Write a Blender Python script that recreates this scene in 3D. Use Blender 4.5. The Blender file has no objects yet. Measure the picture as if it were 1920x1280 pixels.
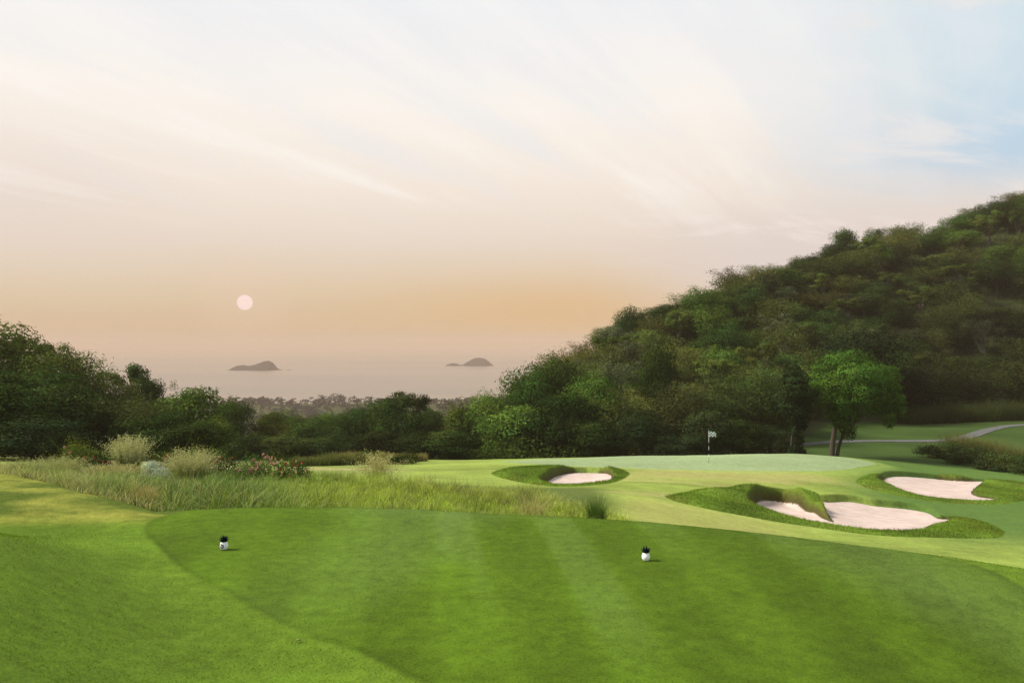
import bpy, math, random
import numpy as np
from mathutils import Vector
R = math.radians
rng = np.random.default_rng(7)
random.seed(7)
scene = bpy.context.scene
COL = scene.collection
F = 1493.0            # focal length in photo pixels
UC, VH = 960.0, 645.0 # picture centre column, horizon row
EYE = 2.3             # eye height above the tee
SEA_D = 80.0          # sea lies this far below the eye

def lin(r, g, b):
    f = lambda c: (c/255/12.92) if c/255 <= .04045 else ((c/255+.055)/1.055)**2.4
    return (f(r), f(g), f(b))
def sstep(a, b, x):
    t = np.clip((np.asarray(x, float)-a)/(b-a), 0, 1)
    return t*t*(3-2*t)
def mixc(a, b, t):
    t = np.asarray(t)[..., None]
    return a*(1-t)+np.asarray(b)*t

# ------------------------------------------------------------------ noise
class FBM:
    def __init__(s, seed, octs=4, n=6):
        g = np.random.default_rng(seed); s.t = []
        for o in range(octs):
            for k in range(n):
                a = g.uniform(0, 2*math.pi); fr = (2**o)*g.uniform(.7, 1.4)
                s.t.append((math.cos(a)*fr, math.sin(a)*fr, g.uniform(0, 6.28), (.55**o)/n*1.6))
    def __call__(s, x, y):
        r = 0
        for a, b, p, w in s.t: r = r+w*np.sin(a*x+b*y+p)
        return r
nA, nB, nC, nD = FBM(1), FBM(2), FBM(3, 5), FBM(4, 3)

# ------------------------------------------------------------------ terrain
CTRL = []
def c(u, *yv):
    for Y, v in yv: CTRL.append((u, Y, v))
c(-500, (14,900),(18,905),(28,880),(45,850),(70,800),(85,745),(110,720),(150,760),(300,850))
c(0, (14,940),(18,912),(28,890),(45,866),(70,842),(85,795),(105,770),(150,800),(300,852))
c(200, (14,960),(18,930),(28,900),(45,872),(70,855),(90,830),(150,835),(300,855))
c(300, (14,968),(20,930),(28,905),(40,885),(60,868),(100,852),(150,850))
c(640, (14,985),(20,940),(28,908),(36,893),(45,882),(55,873),(75,862),(120,858),(300,857))
c(960, (14,1000),(20,955),(27,925),(33,912),(40,901),(46,880),(55,866),(62,861),(75,861),(110,850),(140,835),(250,850))
c(1200, (14,1030),(20,985),(25,950),(30,928),(38,906),(46,886),(55,867),(63,854),(70,856),(85,853),(110,790),(130,712),(150,654),(170,680),(220,800),(300,850))
c(1040, (85,856),(110,815),(125,775),(142,745),(160,760),(200,820))
c(1500, (14,1090),(20,1040),(26,1003),(33,962),(40,925),(47,896),(55,870),(64,851),(70,855),(78,852),(110,778),(125,730),(150,622),(172,520),(190,538),(240,680),(320,820))
c(1400, (85,845),(110,765),(140,632),(165,550))
c(1650, (64,864),(70,862),(78,856),(90,829),(112,790),(130,735),(160,620),(192,480),(215,490))
c(1750, (14,1110),(20,1065),(26,1022),(33,985),(40,952),(47,925),(55,899),(64,882),(72,870),(80,856),(92,828),(106,800),(118,783))
c(1900, (14,1130),(20,1085),(26,1036),(33,998),(40,968),(48,936),(56,912),(65,893),(75,876),(85,850),(96,817),(106,798),(118,782),(130,745),(150,640),(185,490),(220,400),(240,405),(330,560))
c(2300, (14,1180),(26,1060),(40,985),(56,920),(75,880),(96,815),(118,760),(150,600),(185,430),(225,280),(260,300))
c(2700, (14,1200),(26,1080),(40,990),(56,920),(75,870),(96,790),(118,720),(150,540),(185,360),(230,190),(270,200))
CT = np.array(CTRL)
def tpsc(u, Y): return np.stack([(u-UC)/450.0, np.log(Y)*2.6], -1)
_P = tpsc(CT[:,0], CT[:,1]); _D = (CT[:,2]-VH)*CT[:,1]/F
def _phi(r2): return np.where(r2 > 1e-12, .5*r2*np.log(r2+1e-20), 0)
_n = len(_P)
_A = np.zeros((_n+3, _n+3))
_A[:_n,:_n] = _phi(((_P[:,None]-_P[None])**2).sum(-1)) + np.eye(_n)*.002
_A[:_n,_n:] = np.c_[np.ones(_n), _P]; _A[_n:,:_n] = _A[:_n,_n:].T
_W = np.linalg.solve(_A, np.r_[_D, 0, 0, 0])
def d_main(u, Y):
    u = np.clip(u, -550, 2750); Yc = np.clip(Y, 12, 340)
    Q = tpsc(u, Yc).reshape(-1, 2); out = np.zeros(len(Q))
    for i in range(0, len(Q), 20000):
        q = Q[i:i+20000]
        out[i:i+20000] = _phi(((q[:,None]-_P[None])**2).sum(-1))@_W[:_n]+_W[_n]+q@_W[_n+1:]
    out = out.reshape(np.shape(u))
    x = (u-UC)/F*Y
    far = 78.5+1.0*nA(x/70, Y/70)
    out = out*(1-sstep(270, 560, Y))+far*sstep(270, 560, Y)
    coast = 1075+25*nB(x/180, 3.0)
    return out+sstep(coast, coast+60, Y)*6
EU = np.array([-1800,-400,0,150,290,450,640,800,1000,1200,1400,1600,1920,2400,3700.])
EY = np.array([19,16,14.2,12.5,11.45,11.65,11.75,11.6,11.2,10.8,10.2,9.55,8.75,7.9,6.5])
def edge_y(u): return np.interp(u, EU, EY)
def d_tee(u, Y):
    x = (u-UC)/F*Y
    left = sstep(-2.2, -7.5, x)
    d = 2.3 - .26*left*sstep(9.6, 5.0, Y) - .10*left*sstep(10.2, 13.5, Y) + .10*np.exp(-((Y-10.4)/.9)**2)*sstep(-3.4,-5.5,x)
    d = d-.98*sstep(-2.2, -5.2, x+.55*(Y-6))*sstep(10.2, 6.2, Y)+.85*sstep(.5, 7.0, x)*sstep(8.4, 4.6, Y)
    d = d+.20*sstep(3.6, 9, x)                      # falls away to the right
    d = d-.016*nA(x*.7, Y*.7)
    e = edge_y(u); k = 4.0
    return d+.62*np.logaddexp(0, (Y-e)*k)/k
def d_ground(u, Y):
    a, b = d_tee(u, np.maximum(Y, 1e-3)), d_main(u, Y)
    b = b-.05*nC(((u-UC)/F*Y)*.35, Y*.35)*sstep(14, 30, Y)
    k = .35
    h = np.clip(.5+.5*(b-a)/k, 0, 1)
    m = b*(1-h)+a*h-k*h*(1-h)
    return np.where(Y < 11.0-.0*Y, np.where(Y < edge_y(u)-1.2, a, m), m)
_ys = np.unique(np.r_[np.linspace(4, 14, 400), np.linspace(14, 80, 1100), np.linspace(80, 320, 900)])
_hc = {}
def hit(u, v, ymin=4.0, drop=0.0):
    key = round(float(u), 1)
    if key not in _hc: _hc[key] = d_ground(np.full(len(_ys), float(u)), _ys)
    vv = VH+F*(_hc[key]+drop)/_ys
    k = np.where((_ys >= ymin) & (vv <= v))[0]
    if len(k) == 0: return ymin
    k = k[0]
    if k == 0 or _ys[k-1] < ymin: return float(_ys[k])
    a, b = vv[k-1], vv[k]
    return float(_ys[k-1]+(_ys[k]-_ys[k-1])*(a-v)/(a-b+1e-9))
def U2X(u, Y): return (u-UC)/F*Y
def spline(pts, sub=5):
    p = np.array(pts, float); out = []
    n = len(p)
    for i in range(n):
        p0, p1, p2, p3 = p[i-1], p[i], p[(i+1)%n], p[(i+2)%n]
        for s in range(sub):
            t = s/sub
            out.append(.5*((2*p1)+(p2-p0)*t+(2*p0-5*p1+4*p2-p3)*t*t+(3*p1-p0-3*p2+p3)*t**3))
    return np.array(out)
def plan(pts, ymin, drop=0.0, sub=4, sp=True):
    q = spline(pts, sub) if sp else np.array(pts, float)
    return np.array([(U2X(u, y), y) for u, y in ((u, hit(u, v, ymin, drop)) for u, v in q)])
def sdf(poly, x, y, margin=3.0):
    x = np.asarray(x, float); y = np.asarray(y, float)
    out = np.full(x.shape, -margin)
    lo, hi = poly.min(0)-margin, poly.max(0)+margin
    m = (x > lo[0]) & (x < hi[0]) & (y > lo[1]) & (y < hi[1])
    if not m.any(): return out
    px, py = x[m], y[m]
    best = np.full(px.shape, 1e9); ins = np.zeros(px.shape, bool)
    for (ax, ay), (bx, by) in zip(poly, np.roll(poly, -1, 0)):
        dx, dy = bx-ax, by-ay
        t = np.clip(((px-ax)*dx+(py-ay)*dy)/(dx*dx+dy*dy+1e-12), 0, 1)
        best = np.minimum(best, (px-ax-t*dx)**2+(py-ay-t*dy)**2)
        if dy != 0:
            cr = ((ay > py) != (by > py)) & (px < dx*(py-ay)/dy+ax)
            ins ^= cr
    d = np.sqrt(best)
    out[m] = np.maximum(np.where(ins, d, -d), -margin)
    return out
def c7(pts): return [(1240+x/2.8235, 860+y/2.8235) for x, y in pts]
def c6(pts): return [(780+x/4, 840+y/4) for x, y in pts]
BUNKERS = [
 dict(name='front', ymin=20, lipdrop=.0,
  outer=c7([(20,200),(80,185),(200,178),(330,172),(430,158),(520,155),(600,162),(680,178),(770,198),(860,190),(960,200),(1060,215),(1180,240),(1300,262),(1420,285),(1480,300),(1560,305),(1660,320),(1740,345),(1800,375),(1818,395),(1790,415),(1700,422),(1500,418),(1250,412),(1050,396),(860,369),(650,339),(450,304),(250,266),(100,232)]),
  sand=c7([(475,262),(500,245),(560,235),(640,240),(700,258),(760,280),(830,305),(912,335),(880,302),(840,262),(806,224),(880,230),(960,226),(1040,233),(1120,249),(1180,255),(1260,262),(1340,272),(1420,290),(1468,318),(1525,321),(1490,340),(1420,353),(1395,371),(1300,383),(1180,385),(1040,375),(900,355),(780,338),(640,315),(540,294),(490,280)])),
 dict(name='right', ymin=28, lipdrop=.0,
  outer=c7([(1030,120),(1060,95),(1110,80),(1200,76),(1330,76),(1500,85),(1620,100),(1720,112),(1800,112),(1880,118),(1960,135),(1990,170),(1940,215),(1850,235),(1750,242),(1600,238),(1450,228),(1300,204),(1180,180),(1080,150)]),
  sand=c7([(1152,138),(1170,115),(1200,97),(1260,93),(1340,97),(1450,107),(1560,118),(1660,122),(1722,122),(1680,140),(1650,165),(1645,185),(1690,203),(1780,215),(1700,224),(1560,218),(1420,207),(1300,187),(1200,160)])),
 dict(name='left', ymin=30, lipdrop=.0,
  outer=c6([(570,200),(600,180),(720,158),(860,143),(1060,140),(1260,142),(1430,145),(1530,155),(1590,180),(1600,200),(1540,238),(1440,265),(1300,279),(1150,288),(1000,284),(850,268),(700,238)]),
  sand=c6([(935,270),(1000,242),(1050,215),(1110,195),(1200,186),(1320,186),(1420,190),(1468,210),(1455,240),(1350,263),(1200,278),(1050,282)])),
]
def envelope(poly):
    xs = np.linspace(poly[:,0].min(), poly[:,0].max(), 80); lo = np.full(80, 1e9); hi = np.full(80, -1e9)
    for (ax, ay), (bx, by) in zip(poly, np.roll(poly, -1, 0)):
        m = (xs >= min(ax, bx)-1e-6) & (xs <= max(ax, bx)+1e-6); t = np.clip((xs-ax)/(bx-ax+1e-9), 0, 1); y = ay+(by-ay)*t
        lo = np.where(m, np.minimum(lo, y), lo); hi = np.where(m, np.maximum(hi, y), hi)
    return xs, lo, hi
def backness(b, x, Y):
    xs, lo, hi = b['env']; wd = np.maximum(hi-lo, .01); k, m0 = np.polyfit(xs, (lo+hi)/2, 1, w=np.sqrt(wd)); wid = np.percentile(wd, 70)
    return np.clip((Y-(k*x+m0))/wid+.5, 0, 1)
def depth(t): return .06+.30*sstep(.05, .9, t)
for b in BUNKERS:
    b['po'] = plan(b['outer'], b['ymin']); b['ps'] = plan(b['sand'], b['ymin'], .2, 3); q = spline(b['sand'], 3)
    for _ in range(2):
        b['env'] = envelope(b['ps']); t = backness(b, b['ps'][:,0], b['ps'][:,1])
        b['ps'] = np.array([(U2X(u, y), y) for u, y in ((u, hit(u, v, b['ymin'], float(depth(tt)))) for (u, v), tt in zip(q, t))])
    b['env'] = envelope(b['ps'])
tee_pts = [(640,941),(800,946),(1000,956),(1200,966),(1400,985),(1485,996),(1685,1029),(1810,1054),(1910,1094),(2050,1200),(2000,1500),(1300,1500),(950,1360),(780,1276),(650,1215),(560,1185),(420,1110),(345,1070),(290,1020),(268,990),(300,968),(400,950),(520,943)]
P_TEE = plan(tee_pts, 2.0)
gp = [(970,863.5),(1030,871),(1155,876.5),(1312,881),(1460,882.5),(1560,882),(1606,876),(1594,866)]
P_GREEN = np.array([(U2X(u, y), y) for u, y in [(u, hit(u, v, 44)) for u, v in spline(gp, 4)[:-4]] if y > 44]
                   + [(U2X(1575,64.5),64.5),(U2X(1450,66),66),(U2X(1200,66),66),(U2X(1020,62),62)])
MOUNDS = [(1425,930,.30,1.9,1.1),(1340,927,.18,1.8,1.0),(1500,940,.34,1.5,.9),(1530,955,.26,1.0,.8),(1870,905,.15,2.2,1.4),(990,885,.10,2.6,1.4)]
MP = [(U2X(u, y), y, h, rx, ry) for u, y, h, rx, ry in ((u, hit(u, v, 24), h, rx, ry) for u, v, h, rx, ry in MOUNDS)]
def carve(x, Y):
    """drop added by the bunkers; also sand and lip masks"""
    add = np.zeros(np.shape(x)); sand = np.full(np.shape(x), -3.0); lip = np.full(np.shape(x), -3.0); which = np.full(np.shape(x), -1)
    for k, b in enumerate(BUNKERS):
        s, o = sdf(b['ps'], x, Y), sdf(b['po'], x, Y)
        inb = o > -2.9
        pr = sstep(0, .9, o)*(s < 0)
        tb = backness(b, x, Y); back = sstep(.2, .9, tb)
        add = np.where(inb & (s <= 0), add-.16*sstep(0, .8, o)*(.25+.75*back)*(1-sstep(-.17, 0, s)), add)
        add = add+depth(tb)*sstep(-.19, -.03, s)+.10*sstep(.05, 1.2, s)*tb*(1-tb)*4
        sand = np.maximum(sand, s); lip = np.maximum(lip, o)
        which = np.where(o > 0, k, which)
        which = np.where(s > 0, k, which)
    for mx, my, h, rx, ry in MP:
        add = add-h*np.exp(-((x-mx)/rx)**2-((Y-my)/ry)**2)*(sstep(.25, -.25, sand))
    return add, sand, lip, which
def surf_d(u, Y):
    x = U2X(u, Y); u = np.asarray(u, float); Y = np.asarray(Y, float)
    d = d_ground(u, Y)
    m = (Y > 18) & (Y < 68)
    if np.any(m):
        a = np.zeros(d.shape); a[m] = carve(x[m], Y[m])[0]; d = d+a
    return d
def gz(x, Y):
    x = np.atleast_1d(np.asarray(x, float)); Y = np.atleast_1d(np.asarray(Y, float))
    return EYE-surf_d(UC+x*F/Y, Y)
def at(u, Y): x = U2X(u, Y); return Vector((x, Y, float(gz(x, Y)[0])))

def turf(x, Y, lipd=None, sandd=None):
    """colour of the turf, with some light and shade painted in"""
    u = UC+x*F/Y; N = len(x)
    col = np.tile(np.array([.080,.136,.011]), (N, 1))
    patch = nA(x*.55, Y*.4); fine = nB(x*2.3, Y*1.1)
    col = col*(1+.16*patch+.12*fine)[:, None]
    col = mixc(col, (.135,.175,.018), sstep(.0, .8, nC(x*.5+3, Y*.4))*.5)
    knoll = sstep(-3.6, -4.6, x)*sstep(10.3, 11.0, Y)*(Y < 19)
    kn = np.clip(.5+.9*nB(x*1.2, Y*3.0)+.5*nC(x*3,Y*6), 0, 1)
    col = mixc(col, mixc(np.tile([.060,.085,.012],(N,1)), (.185,.190,.034), kn), knoll*.95)
    st = sdf(P_TEE, x, Y); teem = sstep(-.04, .06, st)
    ang = x/(1+.02*(Y-8))+.10*Y
    stripe = np.sin(2*math.pi*ang/1.25); stripe = np.tanh(2.2*stripe)
    ring = np.exp(-((st-.62)/.05)**2)*sstep(0,-2,x)*.10+np.exp(-((st-.02)/.06)**2)*.24  # inner mowing pass, plus the cut step's shadow painted along the tee edge
    tc = np.array([.053,.094,.0050])*(1+.12*stripe*(.7+.7*nA(x*.4, Y*.25))+.12*nC(x*.9, Y*.9)+.08*fine-ring)[:, None]
    tc = mixc(tc, (.098,.146,.040), np.clip(.48*sstep(.15, .9, nD(x*.55+2, Y*.35))+.25*sstep(.3,1,stripe)*sstep(0,.6,nA(x*.5+8,Y*.3)), 0, 1))  # pale dewy patches, also painting brighter light onto the tee
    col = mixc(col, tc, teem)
    # fairway and apron beyond the tee
    far = sstep(13.2, 14.5, Y)
    wob = 60*nA(x*.12, Y*.12)
    fw = np.tile(np.array([.165,.212,.042]), (N, 1))*(1+.16*nB(x*.18, Y*.9)+.14*nC(x*.5, Y*1.6)+.08*nA(x*2.2, Y*3.5))[:, None]
    dry = sstep(.15, .9, nA(x*.16+5, Y*.45)+.3*sstep(27,22,Y))*sstep(1050, 1200, u+wob)*sstep(1750,1500,u)
    fw = mixc(fw, (.25,.23,.085), dry*.75)
    lo = sstep(31, 27, Y)*sstep(1120,1220,u)*sstep(1560,1400,u)
    fw = mixc(fw, (.24,.24,.070), lo*.8)
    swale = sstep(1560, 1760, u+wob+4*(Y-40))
    fw = mixc(fw, (.052,.102,.022), swale*sstep(24, 34, Y)*.9)  # swale green, deepened with painted tree shade
    sg = sdf(P_GREEN, x, Y)
    fr = np.exp(-((sg+.5)/.9)**2)
    fw = mixc(fw, (.20,.27,.060), fr*.55)
    gc = np.tile(np.array([.185,.235,.120]), (N, 1))*(1+.10*nA(x*.15, Y*.5)+.05*nC(x*.5, Y*1.5))[:, None]
    fw = mixc(fw, gc, sstep(-.06, .06, sg))
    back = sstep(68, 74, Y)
    bk = np.tile(np.array([.028,.051,.011]), (N, 1))*(1+.18*nB(x*.25, Y*.5))[:, None]  # back lawn green, darkened to paint in the shade lying there
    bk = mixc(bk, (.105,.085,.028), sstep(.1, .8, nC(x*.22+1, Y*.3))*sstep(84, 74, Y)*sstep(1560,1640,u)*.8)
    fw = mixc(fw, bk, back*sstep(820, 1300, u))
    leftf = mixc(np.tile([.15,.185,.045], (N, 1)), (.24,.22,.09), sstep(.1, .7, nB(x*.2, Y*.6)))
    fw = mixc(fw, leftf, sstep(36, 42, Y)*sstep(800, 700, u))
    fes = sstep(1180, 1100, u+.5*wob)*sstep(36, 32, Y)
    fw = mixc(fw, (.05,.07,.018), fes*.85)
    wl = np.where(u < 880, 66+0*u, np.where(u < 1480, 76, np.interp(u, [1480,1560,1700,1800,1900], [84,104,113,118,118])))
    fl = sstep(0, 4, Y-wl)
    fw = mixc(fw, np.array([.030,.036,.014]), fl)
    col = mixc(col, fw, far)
    if lipd is not None:
        lp = np.tile(np.array([.088,.140,.016]), (N, 1))*(1+.3*nC(x*1.3, Y*1.3))[:, None]
        lp = mixc(lp, (.100,.128,.018), sstep(0, .9, nA(x*1.1, Y*1.4)))
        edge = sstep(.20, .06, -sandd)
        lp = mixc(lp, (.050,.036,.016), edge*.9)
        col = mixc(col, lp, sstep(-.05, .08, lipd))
    return np.clip(col, .002, 1)

# ------------------------------------------------------------------ mesh helpers
def mk(name, V, faces, mats=(), parent=None, col=None, smooth=True, midx=None, nrm=None):
    """faces: list of int arrays (n,k)"""
    me = bpy.data.meshes.new(name)
    V = np.asarray(V, np.float32).reshape(-1, 3)
    faces = [np.asarray(f, np.int32) for f in faces if len(f)]
    me.vertices.add(len(V)); me.vertices.foreach_set('co', V.ravel())
    loops = np.concatenate([f.ravel() for f in faces]); tot = np.concatenate([np.full(len(f), f.shape[1], np.int32) for f in faces])
    me.loops.add(len(loops)); me.loops.foreach_set('vertex_index', loops)
    me.polygons.add(len(tot)); st = np.r_[0, np.cumsum(tot)[:-1]].astype(np.int32)
    me.polygons.foreach_set('loop_start', st)
    if midx is not None: me.polygons.foreach_set('material_index', np.asarray(midx, np.int32))
    me.polygons.foreach_set('use_smooth', np.full(len(tot), bool(smooth)))
    me.update(calc_edges=True)
    if nrm is not None: me.normals_split_custom_set_from_vertices(np.asarray(nrm, np.float32).tolist())
    if col is not None:
        at_ = me.color_attributes.new('tint', 'FLOAT_COLOR', 'POINT')
        cc = np.ones((len(V), 4), np.float32); cc[:, :3] = col
        at_.data.foreach_set('color', cc.ravel())
    if not isinstance(mats, (list, tuple)): mats = [mats]
    for m in mats: me.materials.append(m)
    o = bpy.data.objects.new(name, me); COL.objects.link(o)
    if parent is not None: o.parent = parent
    return o
class MB:
    def __init__(s): s.V = []; s.Q = []; s.T = []; s.C = []; s.n = 0
    def add(s, V, Q=None, T=None, C=None):
        V = np.asarray(V, float).reshape(-1, 3)
        if Q is not None and len(Q): s.Q.append(np.asarray(Q)+s.n)
        if T is not None and len(T): s.T.append(np.asarray(T)+s.n)
        s.V.append(V); s.C.append(np.tile(np.asarray(C if C is not None else (.5,.5,.5), float), (len(V), 1)) if C is None or np.ndim(C) == 1 else np.asarray(C, float)); s.n += len(V)
        return s
    def build(s, name, mats, parent=None, smooth=True, col=True):
        fs = []
        if s.Q: fs.append(np.concatenate(s.Q))
        if s.T: fs.append(np.concatenate(s.T))
        return mk(name, np.concatenate(s.V), fs, mats, parent, np.concatenate(s.C) if col else None, smooth)
def tube(pts, rad, sides=7, cap=True):
    p = np.asarray(pts, float); n = len(p); rad = np.broadcast_to(np.asarray(rad, float), (n,))
    t = np.gradient(p, axis=0); t /= np.linalg.norm(t, axis=1)[:, None]+1e-9
    ref = np.array([1., .13, .07]); V = []
    for i in range(n):
        a = np.cross(t[i], ref); a /= np.linalg.norm(a)+1e-9; b = np.cross(t[i], a)
        for k in range(sides):
            w = 2*math.pi*k/sides; V.append(p[i]+rad[i]*(math.cos(w)*a+math.sin(w)*b))
    Q = [(i*sides+k, i*sides+(k+1)%sides, (i+1)*sides+(k+1)%sides, (i+1)*sides+k) for i in range(n-1) for k in range(sides)]
    T = []
    if cap:
        V.append(p[-1]); e = len(V)-1
        T = [((n-1)*sides+k, (n-1)*sides+(k+1)%sides, e) for k in range(sides)]
    return np.array(V), np.array(Q), np.array(T).reshape(-1, 3).astype(int)
def lathe(prof, sides=24, z0=0):
    V = []; Q = []
    for r, z in prof:
        for k in range(sides): V.append((r*math.cos(2*math.pi*k/sides), r*math.sin(2*math.pi*k/sides), z+z0))
    for i in range(len(prof)-1):
        for k in range(sides): Q.append((i*sides+k, i*sides+(k+1)%sides, (i+1)*sides+(k+1)%sides, (i+1)*sides+k))
    return np.array(V), np.array(Q)
def leaf_cards(P, Nn, L, W, g):
    N = len(P); Nn = Nn/(np.linalg.norm(Nn, axis=1)[:, None]+1e-9)
    r = g.normal(size=(N, 3)); t = np.cross(Nn, r); t /= np.linalg.norm(t, axis=1)[:, None]+1e-9
    b = np.cross(Nn, t); L = np.broadcast_to(L, (N,))[:, None]; W = np.broadcast_to(W, (N,))[:, None]
    V = np.stack([P-t*L/2, P-b*W/2+Nn*L*.05, P+t*L/2-Nn*L*.08, P+b*W/2+Nn*L*.05], 1).reshape(-1, 3)
    Q = np.arange(4*N).reshape(-1, 4)
    return V, Q
def sph(g, n):
    d = g.normal(size=(n, 3)); return d/np.linalg.norm(d, axis=1)[:, None]
def lobed(lobes, n, L, W, g, up=.55, fill=.35, jit=.75):
    """leaves spread over a set of lobes (centre, radii)"""
    C_ = np.array([l[0] for l in lobes]); Rr = np.array([np.broadcast_to(l[1], 3) for l in lobes], float)
    a = (Rr[:,0]*Rr[:,1]+Rr[:,0]*Rr[:,2])**1.0; k = g.choice(len(lobes), n, p=a/a.sum())
    d = sph(g, n); d[:, 2] = np.where(g.random(n) < .3, np.abs(d[:, 2]), d[:, 2])
    rr = np.where(g.random(n) < fill, g.uniform(.45, .95, n), g.uniform(.88, 1.12, n))
    wob = 1+.18*np.sin(5*d[:,0]+k*1.7)*np.sin(5*d[:,1]+k)+.12*np.sin(9*d[:,2]+k*2.3)
    P = C_[k]+d*Rr[k]*(rr*wob)[:, None]
    Nn = d+g.normal(size=(n, 3))*jit*.45; Nn[:, 2] += up*.5
    V, Q = leaf_cards(P, Nn, L*g.uniform(.7, 1.3, n), W*g.uniform(.7, 1.3, n), g)
    lobev = g.uniform(.62, 1.4, len(lobes))[k]
    sh = np.clip(lobev*g.normal(1, .18, n), .45, 1.7)
    hue = g.normal(0, .10, n)+g.normal(0, .08, len(lobes))[k]
    Cc = np.stack([sh*(1+hue), sh, sh*(1-hue*.6)], 1)
    cen = (C_*a[:, None]).sum(0)/a.sum(); cd = P-cen; cd /= np.linalg.norm(cd, axis=1)[:, None]+1e-9
    sn = d*.75+cd*.30+g.normal(size=(n, 3))*.25+np.array([0,0,.30]); sn /= np.linalg.norm(sn, axis=1)[:, None]
    LAST['n'] = np.repeat(sn, 4, 0)
    return V, Q, np.repeat(Cc, 4, 0)
LAST = {}
def blades(P, H, W, az, lean, Cb, Ct, g, seg=3):
    N = len(P); d = np.stack([np.cos(az), np.sin(az), 0*az], 1)
    ya = az+math.pi/2+g.normal(0, .5, N); s = np.stack([np.cos(ya), np.sin(ya), 0*az], 1)
    V = np.zeros((N, seg+1, 2, 3)); Cc = np.zeros((N, seg+1, 2, 3))
    for i in range(seg+1):
        t = i/seg
        c_ = P+d*(H*lean*t*t)[:, None]; c_ = c_+np.array([0,0,1.])*(H*t*(1-.35*np.clip(lean, 0, 1.6)*t))[:, None]
        w = (W*(1-t)**.7*.5+.0004)[:, None]
        V[:, i, 0] = c_-s*w; V[:, i, 1] = c_+s*w
        Cc[:, i, :] = (Cb*(1-t)+Ct*t)[:, None]
    k = 2*(seg+1); base = (np.arange(N)*k)[:, None]
    Q = np.concatenate([base+np.array([2*i, 2*i+1, 2*i+3, 2*i+2]) for i in range(seg)], 0)
    return V.reshape(-1, 3), Q, Cc.reshape(-1, 3)

# ------------------------------------------------------------------ materials
def new_mat(name):
    m = bpy.data.materials.new(name); m.use_nodes = True; nt = m.node_tree
    for n in list(nt.nodes): nt.nodes.remove(n)
    out = nt.nodes.new('ShaderNodeOutputMaterial')
    return m, nt, out
def nd(nt, t, **kw):
    n = nt.nodes.new(t)
    for k, v in kw.items():
        if k in n.inputs: n.inputs[k].default_value = v
        else: setattr(n, k, v)
    return n
def lk(nt, a, b): nt.links.new(a, b)
def mixrgb(nt, typ, fac, a, b):
    n = nt.nodes.new('ShaderNodeMix'); n.data_type = 'RGBA'; n.blend_type = typ; n.clamp_factor = True
    for s, v in ((n.inputs[0], fac), (n.inputs[6], a), (n.inputs[7], b)):
        if hasattr(v, 'links'): lk(nt, v, s)
        else: s.default_value = v if not isinstance(v, tuple) or len(v) == 4 else (*v, 1)
    return n.outputs[2]
def math_n(nt, op, a, b=0.0, cc=0.0, clamp=False):
    n = nt.nodes.new('ShaderNodeMath'); n.operation = op; n.use_clamp = clamp
    for s, v in zip(n.inputs, (a, b, cc)):
        if hasattr(v, 'links'): lk(nt, v, s)
        else: s.default_value = v
    return n.outputs[0]
def maprange(nt, x, a, b, c_=0.0, d=1.0, smooth=True):
    n = nt.nodes.new('ShaderNodeMapRange'); n.interpolation_type = 'SMOOTHSTEP' if smooth else 'LINEAR'
    lk(nt, x, n.inputs[0])
    for i, v in zip((1,2,3,4), (a,b,c_,d)): n.inputs[i].default_value = v
    return n.outputs[0]
def noise(nt, vec, scale, detail=3, rough=.55, dist=0.0):
    n = nd(nt, 'ShaderNodeTexNoise'); n.inputs['Scale'].default_value = scale; n.inputs['Detail'].default_value = detail
    n.inputs['Roughness'].default_value = rough; n.inputs['Distortion'].default_value = dist
    if vec is not None: lk(nt, vec, n.inputs['Vector'])
    return n.outputs['Fac']

def turf_mat():
    m, nt, out = new_mat('turf')
    at_ = nd(nt, 'ShaderNodeAttribute', attribute_name='tint'); tc = nd(nt, 'ShaderNodeTexCoord')
    n1 = noise(nt, tc.outputs['Object'], 45, 4, .7); n2 = noise(nt, tc.outputs['Object'], 7, 4, .6); n3 = noise(nt, tc.outputs['Object'], 1.6, 4, .6)
    f = math_n(nt, 'ADD', maprange(nt, n1, .3, .7, .76, 1.24, False), maprange(nt, n2, .3, .7, -.20, .20, False))
    f = math_n(nt, 'ADD', f, maprange(nt, n3, .3, .7, -.12, .12, False))
    cmb = nd(nt, 'ShaderNodeCombineXYZ'); [lk(nt, f, cmb.inputs[i]) for i in range(3)]
    colr = mixrgb(nt, 'MULTIPLY', 1.0, at_.outputs['Color'], cmb.outputs[0])
    b = nd(nt, 'ShaderNodeBsdfPrincipled'); b.inputs['Roughness'].default_value = .9; b.inputs['Specular IOR Level'].default_value = .03
    b.inputs['Sheen Weight'].default_value = .03; b.inputs['Sheen Roughness'].default_value = .6; b.inputs['Sheen Tint'].default_value = (.75,1,.35,1)
    bp = nd(nt, 'ShaderNodeBump'); bp.inputs['Strength'].default_value = .55; bp.inputs['Distance'].default_value = .02
    lk(nt, math_n(nt, 'ADD', n1, n2), bp.inputs['Height']); lk(nt, bp.outputs[0], b.inputs['Normal'])
    lk(nt, colr, b.inputs['Base Color']); lk(nt, b.outputs[0], out.inputs[0]); return m
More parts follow.
